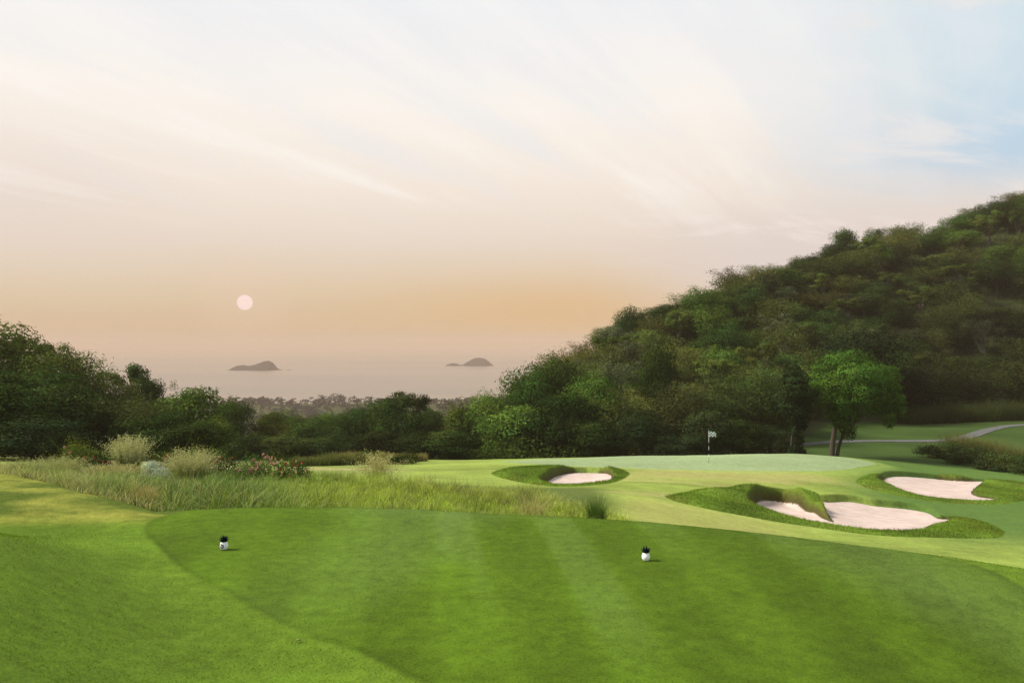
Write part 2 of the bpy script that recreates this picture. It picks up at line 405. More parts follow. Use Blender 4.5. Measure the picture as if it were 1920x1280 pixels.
def blade_mat(name, trans=.35, objcol=False, rough=.7, spec=.05):
    m, nt, out = new_mat(name)
    at_ = nd(nt, 'ShaderNodeAttribute', attribute_name='tint'); colr = at_.outputs['Color']
    if objcol:
        oi = nd(nt, 'ShaderNodeObjectInfo'); colr = mixrgb(nt, 'MULTIPLY', 1.0, colr, oi.outputs['Color'])
    d = nd(nt, 'ShaderNodeBsdfDiffuse')
    t = nd(nt, 'ShaderNodeBsdfTranslucent'); tc = mixrgb(nt, 'MULTIPLY', 1.0, colr, (1.15,1.25,.65,1))
    lk(nt, colr, d.inputs['Color']); lk(nt, tc, t.inputs['Color'])
    ms = nd(nt, 'ShaderNodeMixShader'); ms.inputs[0].default_value = trans
    lk(nt, d.outputs[0], ms.inputs[1]); lk(nt, t.outputs[0], ms.inputs[2]); lk(nt, ms.outputs[0], out.inputs[0]); return m
def plain(name, colr, rough=.6, bump=0.0, scale=20, var=.25, spec=.3, objcol=False):
    m, nt, out = new_mat(name); tc = nd(nt, 'ShaderNodeTexCoord')
    n1 = noise(nt, tc.outputs['Object'], scale, 4, .6)
    cmb = nd(nt, 'ShaderNodeCombineXYZ'); f = maprange(nt, n1, .3, .7, 1-var, 1+var, False); [lk(nt, f, cmb.inputs[i]) for i in range(3)]
    cl = mixrgb(nt, 'MULTIPLY', 1.0, (*colr, 1), cmb.outputs[0])
    b = nd(nt, 'ShaderNodeBsdfPrincipled'); b.inputs['Roughness'].default_value = rough; b.inputs['Specular IOR Level'].default_value = spec
    lk(nt, cl, b.inputs['Base Color'])
    if bump:
        bp = nd(nt, 'ShaderNodeBump'); bp.inputs['Strength'].default_value = bump; bp.inputs['Distance'].default_value = .03
        lk(nt, n1, bp.inputs['Height']); lk(nt, bp.outputs[0], b.inputs['Normal'])
    lk(nt, b.outputs[0], out.inputs[0]); return m
M_turf = turf_mat()
M_blade = blade_mat('grass_blade', .35)
M_leaf = blade_mat('leaf', .22, True)
M_flower = blade_mat('flower_petal', .25)
M_bark = plain('bark', (.060,.050,.038), .9, .6, 9, .4, .1)
M_pale = plain('pale_bark', (.05,.046,.036), .9, .4, 9, .3, .1)
M_white = plain('white_paint', (.80,.81,.84), .45, 0, 30, .04)
M_navy = plain('navy_paint', (.005,.010,.018), .9, 0, 30, .2, .05)
M_dark = plain('dark_metal', (.012,.013,.014), .5, 0, 30, .2)
def sand_mat():
    m, nt, out = new_mat('sand'); tc = nd(nt, 'ShaderNodeTexCoord')
    n1 = noise(nt, tc.outputs['Object'], 60, 4, .7); n2 = noise(nt, tc.outputs['Object'], .9, 3, .5)
    mp = nd(nt, 'ShaderNodeMapping'); mp.inputs['Scale'].default_value = (6, .8, 1); mp.inputs['Rotation'].default_value = (0,0,.25); lk(nt, tc.outputs['Object'], mp.inputs[0])
    n3 = noise(nt, mp.outputs[0], 1.6, 3, .6)
    cl = mixrgb(nt, 'MIX', maprange(nt, n2, .35, .7), (.40,.315,.280,1), (.46,.375,.345,1))
    cl = mixrgb(nt, 'MULTIPLY', maprange(nt, n3, .45, .75, 0, .75), cl, (.80,.74,.70,1))
    b = nd(nt, 'ShaderNodeBsdfPrincipled'); b.inputs['Roughness'].default_value = .95; b.inputs['Specular IOR Level'].default_value = .1
    bp = nd(nt, 'ShaderNodeBump'); bp.inputs['Strength'].default_value = .35; bp.inputs['Distance'].default_value = .03
    lk(nt, math_n(nt, 'ADD', n1, math_n(nt, 'MULTIPLY', n3, 2.0)), bp.inputs['Height']); lk(nt, bp.outputs[0], b.inputs['Normal'])
    lk(nt, cl, b.inputs['Base Color']); lk(nt, b.outputs[0], out.inputs[0]); return m
M_sand = sand_mat()
def path_mat():
    m, nt, out = new_mat('cart_path_concrete'); tc = nd(nt, 'ShaderNodeTexCoord')
    n1 = noise(nt, tc.outputs['Object'], 3.0, 5, .7)
    cl = mixrgb(nt, 'MIX', maprange(nt, n1, .35, .65), (.042,.044,.042,1), (.09,.09,.086,1))
    b = nd(nt, 'ShaderNodeBsdfPrincipled'); b.inputs['Roughness'].default_value = .9
    lk(nt, cl, b.inputs['Base Color']); lk(nt, b.outputs[0], out.inputs[0]); return m
M_path = path_mat()

def tag(o, label=None, cat=None, group=None, kind=None):
    if label: o['label'] = label
    if cat: o['category'] = cat
    if group: o['group'] = group
    if kind: o['kind'] = kind
    return o
def empty(name, loc, label=None, cat=None, group=None):
    o = bpy.data.objects.new(name, None); COL.objects.link(o); o.location = loc; o.empty_display_size = .1
    return tag(o, label, cat, group)

# ------------------------------------------------------------------ build the ground sheets
us = np.unique(np.r_[np.linspace(-1800, -60, 30), np.arange(-60, 1981, 3.0), np.linspace(1980, 3700, 30)])
ys = np.unique(np.r_[np.linspace(1.4, 5, 36), np.arange(5, 13.5, .055), np.linspace(13.5, 24, 60), np.arange(24, 48, .065), np.arange(48, 66, .12), np.linspace(66, 130, 100), np.linspace(130, 300, 80), np.linspace(300, 1400, 60)])
UU, YY = np.meshgrid(us, ys); XX = U2X(UU, YY)
DD = d_ground(UU, YY)
sandd = np.full(XX.shape, -3.0); lipd = np.full(XX.shape, -3.0); which = np.full(XX.shape, -1)
mk_ = (YY > 18) & (YY < 68)
a_, s_, l_, w_ = carve(XX[mk_], YY[mk_]); DD[mk_] += a_; sandd[mk_] = s_; lipd[mk_] = l_; which[mk_] = w_
ZZ = EYE-DD
ZZ -= .012*sstep(-.05, .05, sdf(P_TEE, XX, YY))*0
VV = np.stack([XX, YY, ZZ], -1).reshape(-1, 3)
TC = np.zeros((len(VV), 3))
for i in range(0, len(VV), 60000):
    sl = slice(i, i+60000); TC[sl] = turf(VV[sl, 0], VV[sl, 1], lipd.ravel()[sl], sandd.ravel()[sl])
nr, nc = XX.shape
ii = (np.arange(nr-1)[:, None]*nc+np.arange(nc-1)[None]).ravel()
QQ = np.stack([ii, ii+1, ii+nc+1, ii+nc], 1)
def fmean(A): A = A.ravel(); return A[QQ].mean(1)
f_s, f_l, f_t, f_g = fmean(sandd), fmean(lipd), fmean(sdf(P_TEE, XX, YY)), fmean(sdf(P_GREEN, XX, YY))
f_w = which.ravel()[QQ].max(1)
cls = np.zeros(len(QQ), int)
cls[f_t > 0] = 1; cls[f_g > 0] = 2
for k in range(3):
    cls[(f_l > 0) & (f_w == k)] = 3+2*k; cls[(f_s > .035) & (f_w == k)] = 4+2*k
def sheet(name, sel, mat, parent=None):
    q = QQ[sel]; idx, inv = np.unique(q, return_inverse=True)
    off = np.array(parent.location) if parent else np.zeros(3)
    return mk(name, VV[idx]-off, [inv.reshape(-1, 4)], mat, parent, TC[idx])
tag(sheet('ground', cls == 0, M_turf), kind='structure')
tag(sheet('tee_ground', cls == 1, M_turf), kind='structure')
tag(sheet('putting_green', cls == 2, M_turf), kind='structure')
blab = ['large two-lobed sand bunker split by a grassy tongue, nearest the tee on the right', 'oval sand bunker right of the putting green with a grass mound at its right end',
        'small sand bunker with a tall dark grassy face, half hidden behind the rough grass']
for k, b in enumerate(BUNKERS):
    cx, cy = b['ps'].mean(0)
    root = empty('sand_bunker', (cx, cy, float(gz(cx, cy)[0])), blab[k], 'bunker', 'sand bunkers around the putting green')
    sheet('sand', cls == 4+2*k, M_sand, root)
    lip = sheet('grass_lip', cls == 3+2*k, M_turf, root)
    # longer turf standing on the lip
    lo, hi = b['po'].min(0), b['po'].max(0); n = int(420*(hi-lo).prod())
    n = min(n, 90000)
    px, py = rng.uniform(lo[0], hi[0], n), rng.uniform(lo[1], hi[1], n)
    o_, s2 = sdf(b['po'], px, py), sdf(b['ps'], px, py); sel = (o_ > 0) & (s2 < -.12); px, py, o_, s2 = px[sel], py[sel], o_[sel], s2[sel]
    C0 = turf(px, py, o_, s2)*rng.uniform(.7, 1.35, len(px))[:, None]
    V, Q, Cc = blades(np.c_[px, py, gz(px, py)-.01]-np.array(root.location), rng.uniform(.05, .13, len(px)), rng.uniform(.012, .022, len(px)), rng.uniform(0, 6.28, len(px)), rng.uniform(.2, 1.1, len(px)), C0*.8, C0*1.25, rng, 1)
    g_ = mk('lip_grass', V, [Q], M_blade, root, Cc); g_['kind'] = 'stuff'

# short blades on the near turf
def near_turf():
    n = 520000
    px, py = rng.uniform(-9.5, 9.0, n), 4.6+9.6*rng.random(n)**1.15
    u = UC+px*F/py; sel = (u > -160) & (u < 2080) & (py < edge_y(u)+.25); px, py = px[sel], py[sel]
    st = sdf(P_TEE, px, py); tee = st > 0
    keep = tee | (rng.random(len(px)) < .8); px, py, st, tee = px[keep], py[keep], st[keep], tee[keep]
    H = np.where(tee, rng.uniform(.005, .011, len(px)), rng.uniform(.007, .014, len(px)))
    W = np.where(tee, .0035, .004)*rng.uniform(.7, 1.4, len(px))
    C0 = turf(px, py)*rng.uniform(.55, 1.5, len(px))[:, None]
    C0 = mixc(C0, C0*np.array([1.5,1.15,1.0]), (rng.random(len(px)) < .08)*.7)
    return blades(np.c_[px, py, gz(px, py)-.002], H, W, rng.uniform(0, 6.28, len(px)), rng.uniform(.1, 1.0, len(px)), C0*.85, C0*1.2, rng, 1)
V, Q, Cc = near_turf()
tag(mk('mown_grass', V, [Q], M_blade, None, Cc), 'short mown grass blades over the tee and its collar', 'grass', kind='stuff')

# ------------------------------------------------------------------ tall rough grass
def fescue():
    n = 6500
    px, py = rng.uniform(-22, 4.5, n), 12.0+22*rng.random(n)**1.2
    u = UC+px*F/py
    lim = np.interp(py, [12,14,18,24,30,34], [1260,1250,1225,1070,960,900])
    lim = lim+50*nA(px*.6, py*.6)
    far = 33-6*sstep(560, 900, u)
    sel = (u > -420) & (u < lim) & (py < far) & (py > edge_y(u)+.45)
    px, py, u = px[sel], py[sel], u[sel]
    nb = 36
    N = len(px); big = nA(px*.35, py*.35)
    lime = sstep(430, 680, u)*np.clip(.75+.5*nB(px*.4, py*.4), 0, 1)
    straw = np.clip(-.08+.75*nC(px*.5+4, py*.5)+(rng.random(N) < .12)*.6, 0, .9)*np.where(u < 480, .9, .5)
    cc = mixc(np.tile([.062,.105,.026], (N, 1)), (.19,.245,.032), lime)
    cc = mixc(cc, (.26,.225,.10), straw); cc = cc*1.3*((1+.30*big)*rng.uniform(.45, 1.6, N))[:, None]
    hh = np.where(u < 480, .36, .32)*rng.uniform(.6, 1.35, N)*(1+.35*nB(px*.5+9, py*.5))*np.interp(u, [1000,1220], [1.05, .75])*np.interp(py-edge_y(u), [.3, 2.5], [.75, 1])
    k = np.repeat(np.arange(N), nb); g = rng
    B = np.c_[px[k]+g.normal(0, .10, len(k)), py[k]+g.normal(0, .10, len(k))]
    z = gz(B[:, 0], B[:, 1]); Cb = cc[k]*g.uniform(.65, 1.4, len(k))[:, None]
    tipm = g.random(len(k)) < .22
    Ct = mixc(Cb*1.25, (.40,.36,.17), tipm*.75)
    return blades(np.c_[B, z-.02], hh[k]*g.uniform(.5, 1.25, len(k)), np.where(u[k] < 620, 1.35, 1.0)*g.uniform(.007, .016, len(k)), g.uniform(0, 6.28, len(k)), g.uniform(.15, 1.0, len(k)), Cb*.5, Ct, g, 3)  # blade feet darkened: depth shade painted low in the clumps
V, Q, Cc = fescue()
tag(mk('rough_grass', V, [Q], M_blade, None, Cc), 'tall unmown grass growing on the slope beyond the tee', 'grass', kind='stuff')

# ------------------------------------------------------------------ individual garden plants
def tuft(name, u, vt, Y, hpx, wpx, n, colb, colt, label, cat='ornamental grass', group=None, wid=.012, lean=(.2,.9), seg=4, plume=None, spread=.30):
    """a clump of blades; v = row of its foot"""
    p = at(u, Y)
    if vt: hpx = max(20, VH+F*(EYE-p.z)/Y-vt)
    h = hpx*Y/F; w = wpx*Y/F
    root = empty(name, p, label, cat, group); g = rng
    r = np.sqrt(g.random(n))*w*spread; a = g.uniform(0, 6.28, n)
    B = np.c_[np.cos(a)*r, np.sin(a)*r, np.full(n, -.03)]
    az = a+g.normal(0, .8, n); H = h*g.uniform(.55, 1.08, n)
    ln = g.uniform(*lean, n)*(.35+.9*r/(w*spread+1e-6))
    C0 = np.array(colb)*g.uniform(.7, 1.35, n)[:, None]; C1 = np.array(colt)*g.uniform(.75, 1.25, n)[:, None]
    V, Q, Cc = blades(B, H, wid*g.uniform(.6, 1.4, n), az, ln, C0, C1, g, seg)
    mk('blades', V, [Q], M_blade, root, Cc)
    if plume:
        m = int(n*plume[0]); i = g.choice(n, m, replace=False)
        d = np.stack([np.cos(az[i]), np.sin(az[i]), 0*az[i]], 1)
        k = 9; P = []
        for t in np.linspace(.74, 1.04, k):
            P.append(B[i]+d*(H[i]*ln[i]*t*t)[:, None]+np.array([0,0,1.])*(H[i]*t*(1-.35*ln[i]*t))[:, None]+g.normal(0, plume[2], (m, 3)))
        P = np.concatenate(P); V, Q = leaf_cards(P, g.normal(size=P.shape), plume[3], plume[3]*.35, g)
        cp = np.array(plume[1])*g.uniform(.75, 1.25, len(P))[:, None]
        mk('seed_heads', V, [Q], M_blade, root, np.repeat(cp, 4, 0))
    return root
def shrub(name, u, Y, hpx, wpx, n, leaf, colr, label, cat='shrub', group=None, flowers=None, sprigs=0, up=.5, sink=0):
    p = at(u, Y)
    if hpx > 400: hpx = max(18, VH+F*(EYE-p.z)/Y-hpx)
    h = hpx*Y/F; w = wpx*Y/F; g = rng
    root = empty(name, p, label, cat, group)
    lobes = []
    for k in range(11):
        a = g.uniform(0, 6.28); r = w*.36*math.sqrt(g.random()); zz = h*g.uniform(.22, .78)*(1-.5*(r/(w*.5))**2)
        lobes.append(((r*math.cos(a), r*math.sin(a)*.8, zz), (w*.20, w*.18, h*.24)))
    V, Q, Cc = lobed(lobes, n, leaf, leaf*.5, g, up)
    V[:, 2] = np.maximum(V[:, 2], -.05)
    V0, Q0, C00 = V, Q, Cc
    st = MB()
    for k in range(5):
        c_ = np.array(lobes[k][0]); st.add(*tube([(c_[0]*.1, c_[1]*.1, -.1), c_*np.array([.6,.6,.5]), c_], [.022,.016,.008], 5))
    st.build('stem', M_bark, root, col=False)
    if sprigs:
        P = []
        for k in range(sprigs):
            l = lobes[g.integers(len(lobes))]; b0 = np.array(l[0])+np.array([g.normal(0, w*.1), g.normal(0, w*.1), h*.15]); d = np.array([g.normal(0, .4), g.normal(0, .4), 1]); L_ = h*g.uniform(.2, .42)
            for t in np.linspace(0, 1, 12): P.append(b0+d*L_*t+g.normal(0, .025, 3))
        P = np.array(P); V, Q = leaf_cards(P, g.normal(size=P.shape), leaf*.9, leaf*.4, g)
        V2, Q2, C2 = V, Q, (np.repeat(np.tile([1.7,1.45,1.0], (len(P), 1))*g.uniform(.7, 1.2, len(P))[:, None], 4, 0))
        V, Q, Cc = np.r_[V0, V2], np.r_[Q0, Q2+len(V0)], np.r_[C00, C2]
    o = mk('foliage', V, [Q], M_leaf, root, Cc); o.color = (*colr, 1)
    if flowers:
        for nf, fc, size in flowers:
            P = []
            for k in range(nf):
                l = lobes[g.integers(len(lobes))]; d = sph(g, 1)[0]; d[2] = abs(d[2])*.8+.1; d[1] = -abs(d[1]); d /= np.linalg.norm(d)
                c0 = np.array(l[0])+d*np.array(l[1])*1.08
                V, Q, Cf = [c0], [], [np.array(fc)*.7]                # one head: petals joined at its centre
                for q in range(14):
                    pd = g.normal(size=3)+np.array([0,-.4,.5]); pd /= np.linalg.norm(pd); sd_ = np.cross(pd, g.normal(size=3)); sd_ /= np.linalg.norm(sd_)
                    L_ = size*g.uniform(1.2, 2.4); k0 = len(V); V += [c0+pd*L_*.6-sd_*size*.42, c0+pd*L_, c0+pd*L_*.6+sd_*size*.42]; Q.append((0, k0, k0+1, k0+2)); Cf += [np.array(fc)*g.uniform(.75, 1.25)]*3
                mk('flower_cluster', np.array(V), [np.array(Q)], M_flower, root, np.array(Cf))
    return root
STRAW = (.34,.33,.17); STRAWB = (.13,.16,.05)
G_GRASS = 'ornamental grass clumps in the flower bed'
tuft('feathery_grass', 243, 815, 34, 56, 62, 700, STRAWB, STRAW, 'round pale-yellow feathery grass clump, higher and farther back of the two largest', group=G_GRASS, lean=(.05,.5), plume=(.8, (.36,.35,.19), .03, .075))
tuft('feathery_grass', 356, 838, 28, 60, 84, 900, (.12,.16,.03), STRAW, 'wide straw-tipped feathery grass clump just right of the silver-blue mound', group=G_GRASS, lean=(.15,.75), plume=(.6, (.34,.32,.17), .025, .06))
tuft('feathery_grass', 110, 852, 29, 42, 100, 700, (.10,.14,.03), (.34,.34,.12), 'low yellow-green seeding grass clump at the left end of the flower bed', group=G_GRASS, lean=(.2,1.1), plume=(.6, (.29,.29,.14), .025, .065))
tuft('feathery_grass', 45, 860, 27, 44, 90, 700, (.08,.13,.03), (.32,.33,.11), 'greenish seeding grass clump by the left picture edge above the yellow bank', group=G_GRASS, lean=(.2,1.1), plume=(.5, (.27,.28,.13), .02, .055))
tuft('seeding_grass', 205, 866, 26, 44, 110, 800, (.09,.13,.03), (.36,.34,.13), 'loose seeding grass in front of the dark red flowers', group=G_GRASS, lean=(.2,1.0), plume=(.7, (.32,.29,.15), .025, .06))
tuft('tall_stalk_grass', 706, 846, 31, 58, 80, 240, (.22,.24,.06), (.40,.36,.15), 'tall thin-stalked grass with open seed heads standing alone in mid slope', group=G_GRASS, wid=.010, lean=(.1,.9), plume=(.75, (.36,.33,.16), .04, .08), spread=.22)
tuft('dark_grass_clump', 1118, 920, 17.5, 44, 44, 700, (.030,.060,.014), (.085,.135,.028), 'dense dark green rush clump near the right end of the rough grass', group=G_GRASS, wid=.007, lean=(.05,.75))
tuft('dry_grass_clump', 262, 902, 15.5, 50, 95, 900, (.15,.11,.04), (.34,.27,.12), 'dry tan grass clump where the yellow bank meets the green collar', group=G_GRASS, wid=.008, lean=(.1,.6))
tuft('dry_grass_clump', 998, 914, 17, 38, 70, 260, (.16,.13,.05), (.40,.34,.17), 'bleached straw grass clump in the middle of the lime rough grass', group=G_GRASS, wid=.008, lean=(.2,.9))
for u, Y, lab, hp, wp in ((85,15.5,'spiky strap-leaved clump low behind the crest of the yellow bank', 40, 80),(178,15.5,'spiky yellow-green strap-leaved clump halfway down the yellow bank', 46, 80),
                  (325,13.6,'spiky strap-leaved clump beside the dry tan grass', 52, 90),(405,13.3,'broad spiky strap-leaved clump at the left rear corner of the tee', 50, 90),
                  (455,13.5,'grey-green spiky strap-leaved clump behind the tee, left of its middle', 44, 80),(545,13.4,'low spiky strap-leaved clump below the red and pink flowers', 40, 80),
                  (232,15.6,'spiky strap-leaved clump above the dry tan grass', 46, 76)):
    tuft('strap_leaf_clump', u, {85:888,178:896,325:892,405:888,455:893,545:897,232:888}[u], Y, hp, wp*1.1, 64, (.040,.070,.018), (.19,.23,.06), lab, 'spiky plant', 'strap-leaved clumps along the back of the tee', wid=.042, lean=(.25,1.0), seg=5, spread=.16)
G_FL = 'flowering shrubs in the bed left of the fairway'
RED = (.20,.018,.024); PINK = (.55,.24,.30); PEACH = (.55,.36,.20)
GRN = (.050,.085,.018); DGRN = (.026,.048,.014)
shrub('leafy_shrub', 152, 32, 823, 105, 2600, .075, (.085,.110,.024), 'yellow-green bushy shrub with upright sprigs at the left of the flower bed', group=G_FL, sprigs=34, flowers=[(5, PINK, .035)])
shrub('red_flower_shrub', 188, 30, 848, 100, 1800, .07, DGRN, 'dark shrub with deep red flowers in front of the round feathery clump', group=G_FL, flowers=[(16, RED, .05)], sprigs=10)
shrub('red_flower_shrub', 318, 33, 832, 120, 2200, .07, GRN, 'red-flowered shrub behind the wide straw-tipped clump', group=G_FL, flowers=[(14, (.26,.020,.026), .045)], sprigs=14)
shrub('red_flower_shrub', 424, 32, 837, 105, 2200, .07, DGRN, 'dark red-flowered shrub right of the wide straw-tipped clump', group=G_FL, flowers=[(13, (.26,.020,.026), .04), (5, PINK, .035)], sprigs=16)
shrub('pink_flower_shrub', 500, 30, 846, 115, 2400, .07, GRN, 'shrub dotted with pale pink blossoms near the right end of the flower bed', group=G_FL, flowers=[(20, PINK, .045), (10, PEACH, .035)], sprigs=18)
shrub('mixed_flower_shrub', 548, 29, 862, 70, 1500, .065, GRN, 'small shrub with red and peach blossoms at the right tip of the flower bed', group=G_FL, flowers=[(6, (.30,.05,.04), .04), (9, PEACH, .035)], sprigs=10)
shrub('silver_mound', 281, 26.5, 860, 74, 4200, .036, (.32,.36,.29), 'silver-blue cushion plant in the middle of the flower bed', group=G_FL, up=.7)
shrub('leafy_shrub', 392, 36, 828, 110, 2200, .08, (.060,.095,.020), 'rounded green shrub behind the dark red-flowered one', group=G_FL, sprigs=12)
# long low hedges on the mid slope
def hedge(u0, u1, Y, hpx, colr, colt, label, tall=.6):
    p0, p1 = at(u0, Y), at(u1, Y+2); L_ = (p1-p0).length; h = hpx*Y/F; g = rng
    root = empty('grass_hedge', (p0+p1)/2, label, 'hedge', 'long grassy hedges on the mid slope'); n = int(L_*520)
    t = g.random(n); px = p0.x+(p1.x-p0.x)*t; py = p0.y+(p1.y-p0.y)*t+g.normal(0, .5, n); z = gz(px, py)
    hv = h*(.78+.35*nA(px*.9, py*.2))*g.uniform(.6, 1.1, n)
    mixv = np.clip(.5+nB(px*.35, py*.3)*1.2, 0, 1)
    C0 = mixc(np.tile(colr, (n, 1)), (.20,.16,.06), mixv*.55)*g.uniform(.7, 1.3, n)[:, None]
    V, Q, Cc = blades(np.c_[px, py, z-.03]-np.array(root.location), hv, .035*g.uniform(.6, 1.4, n), g.uniform(0, 6.28, n), g.uniform(.1, .7, n), C0*.7, mixc(C0*1.2, colt, g.random(n)*.6), g, 3)
    mk('blades', V, [Q], M_blade, root, Cc); return root
hedge(548, 772, 56, 25, (.045,.070,.018), (.28,.25,.10), 'long grassy hedge across the mid slope, nearer of two')
hedge(560, 800, 60, 24, (.12,.11,.04), (.26,.22,.09), 'straw-coloured strip of grass right below the dark tree line')
shrub('leafy_shrub', 757, 56, 24, 60, 1500, .13, (.045,.06,.016), 'dark shrub closing the right end of the grassy hedge', group=None)
shrub('leafy_shrub', 690, 57.5, 27, 60, 1500, .13, (.050,.07,.016), 'green shrub in the middle of the grassy hedge', group=None)

# ------------------------------------------------------------------ trees
def limb(g, a, b, r0, r1, wob=.08, n=5):
    a, b = np.array(a, float), np.array(b, float); L_ = np.linalg.norm(b-a)
    t = np.linspace(0, 1, n)[:, None]; p = a+(b-a)*t; p[1:-1] += g.normal(0, wob*L_, (n-2, 3))
    return tube(p, np.linspace(r0, r1, n), 6)
def proto_broad(seed, H=9., Wd=8., skirt=.22, n=11000, leaf=.27, nl=26, flat=1.0):
    g = np.random.default_rng(seed); lob = []
    cz, rz = H*(.5+skirt/2), H*(.5-skirt/2)
    for k in range(nl):
        d = sph(g, 1)[0]; d[2] *= flat; rr = g.uniform(.45, .80)
        c_ = np.array([d[0]*Wd/2*rr, d[1]*Wd/2*rr, cz+d[2]*rz*rr]); r = g.uniform(.16, .27)
        lob.append((c_, (Wd*r, Wd*r, H*r*.75)))
    lob.append(((0,0,cz), (Wd*.30, Wd*.30, rz*.6)))
    V, Q, Cc = lobed(lob, n, leaf, leaf*.52, g)
    T = MB(); T.add(*limb(g, (0,0,-.4), (g.normal(0,.2), g.normal(0,.2), cz), H*.028, H*.014, .03))
    for k in range(9): T.add(*limb(g, (0,0,H*g.uniform(.18,.5)), np.array(lob[k][0]), H*.012, H*.003, .06))
    return (V, Q, Cc, LAST['n']), T, H, Wd
def proto_bamboo(seed, H=8., Wd=7., n=9000, culms=26, leaf=.34):
    g = np.random.default_rng(seed); P = []; T = MB()
    for k in range(culms):
        a = g.uniform(0, 6.28); ln = g.uniform(.15, 1.0); h = H*g.uniform(.55, 1.0)
        r = Wd*.5*ln; pts = []
        for t in np.linspace(0, 1, 9):
            pts.append((math.cos(a)*(.2+r*t**1.8), math.sin(a)*(.2+r*t**1.8), h*(t*1.12-.16*ln*t**3-.06*t)))
        T.add(*tube(pts, np.linspace(.05, .012, 9), 5)); pts = np.array(pts)
        m = n//culms; t = g.uniform(.18, 1.0, m)*8; i = np.minimum(t.astype(int), 7); fr = (t-i)[:, None]
        p = pts[i]*(1-fr)+pts[i+1]*fr
        sp = .55*np.sin(np.clip(t/8, .1, 1)*2.6)[:, None]+.12
        P.append(p+g.normal(0, 1, (m, 3))*sp*np.array([1,1,.7]))
    P = np.concatenate(P); Nn = g.normal(size=P.shape)*.8; Nn[:, 2] += .5
    V, Q = leaf_cards(P, Nn, leaf*g.uniform(.7, 1.3, len(P)), leaf*.26, g)
    sh = np.clip(g.normal(1, .25, len(P)), .5, 1.7)*(1+.25*np.sin(P[:,0]*2.1)*np.sin(P[:,1]*1.7+P[:,2]*1.3)); hue = g.normal(0, .12, len(P))
    return (V, Q, np.repeat(np.stack([sh*(1+hue), sh, sh*(1-hue)], 1), 4, 0), None), T, H, Wd
def proto_open(seed, H=9., Wd=7., n=6500, leaf=.26, dens=1.0):
    """tall open tree: visible forked limbs carrying separate clumps"""
    g = np.random.default_rng(seed); T = MB(); lob = []
    top = np.array([g.normal(0,.4), g.normal(0,.4), H*.62]); T.add(*limb(g, (0,0,-.4), top, H*.024, H*.012, .03))
    for k in range(9):
        a = k*2.4+g.uniform(0, .8); st = np.array([0,0,H*g.uniform(.28,.6)])*1.0; e = np.array([math.cos(a)*Wd*.36*g.uniform(.5,1), math.sin(a)*Wd*.36*g.uniform(.5,1), H*g.uniform(.6, .95)])
        T.add(*limb(g, st, e, H*.011, H*.004, .05))
        for q in range(3):
            e2 = e+np.array([g.normal(0, Wd*.09), g.normal(0, Wd*.09), g.uniform(-.02, .09)*H]); T.add(*limb(g, e, e2, H*.004, H*.0016, .05, 4))
            lob.append((e2+g.normal(0, .25, 3), (Wd*g.uniform(.08,.16), Wd*g.uniform(.08,.16), H*g.uniform(.05,.11))))
    V, Q, Cc = lobed(lob, int(n*dens), leaf, leaf*.5, g, .4, .75)
    return (V, Q, Cc, LAST['n']), T, H, Wd
def proto_conifer(seed, H=12., Wd=5., n=3500):
    g = np.random.default_rng(seed); lob = []
    for k in range(16):
        t = g.random(); a = g.uniform(0, 6.28); r = Wd*.34*(1-t*.8); lob.append(((math.cos(a)*r, math.sin(a)*r, H*(.2+.78*t)), (Wd*.16*(1.2-t), Wd*.16*(1.2-t), H*.07)))
    V, Q, Cc = lobed(lob, n, .45, .25, g); T = MB(); T.add(*limb(g, (0,0,-.4), (0,0,H*.97), .2, .04, .01)); return (V, Q, Cc), T, H, Wd
PROTO = {}
def reg(key, pr, bark):
    (V, Q, Cc, NN), T, H, Wd = pr
    H = float(np.percentile(V[:, 2], 99.7))          # measured height and spread, so that copies land where they should
    Wd = float(np.percentile(V[:, 0], 98.5)-np.percentile(V[:, 0], 1.5))
    PROTO[key] = dict(crown=(V, Q, Cc, NN), trunk=T, H=H, W=Wd, bark=bark, root=None)
for k in range(3): reg(f'broad{k}', proto_broad(20+k), M_bark)
for k in range(2): reg(f'bush{k}', proto_broad(40+k, 6., 7., .0, 9000, .26, 24), M_bark)
for k in range(3): reg(f'bamboo{k}', proto_bamboo(50+k), M_bark)
for k in range(3): reg(f'open{k}', proto_open(60+k), M_bark)
for k in range(2): reg(f'bare{k}', proto_open(70+k, 9., 6.5, 3200, .24, .8), M_pale)
NAMES = {'broad':'broadleaf_tree','bush':'bushy_tree','bamboo':'feathery_tree','open':'open_crowned_tree','bare':'bare_limbed_tree'}
TREES = 0
def tree(key, u, Y, vtop, wpx, colr, label, group, rot=None):
    global TREES
    pr = PROTO[key]; p = at(u, Y); vg = VH+F*(EYE-p.z)/Y
    H = max(1.5, (vg-vtop)*Y/F); W = wpx*Y/F
    if pr['root'] is None:
        r = empty(NAMES[key.rstrip('0123456789')], p)
        V, Q, Cc, NN = pr['crown']; pr['crown_ob'] = mk('crown', V, [Q], M_leaf, r, Cc, nrm=NN); pr['trunk_ob'] = pr['trunk'].build('trunk', pr['bark'], r, col=False)
        pr['root'] = r; cr = pr['crown_ob']
    else:
        r = pr['root'].copy(); COL.objects.link(r)
        cr = pr['crown_ob'].copy(); COL.objects.link(cr); cr.parent = r
        tr = pr['trunk_ob'].copy(); COL.objects.link(tr); tr.parent = r
    for k in ('label','category','group'):
        if k in r: del r[k]
    r.location = p; r.rotation_euler = (0, 0, rng.uniform(0, 6.28) if rot is None else rot)
    r.scale = (W/pr['W'], W/pr['W'], H/pr['H'])
    j = rng.uniform(.50, 1.22)*(1.0 if u > 880 else .95); cr.color = (colr[0]*j*rng.uniform(.92,1.08), colr[1]*j, colr[2]*j, 1)
    tag(r, label, 'tree', group); TREES += 1
    return r
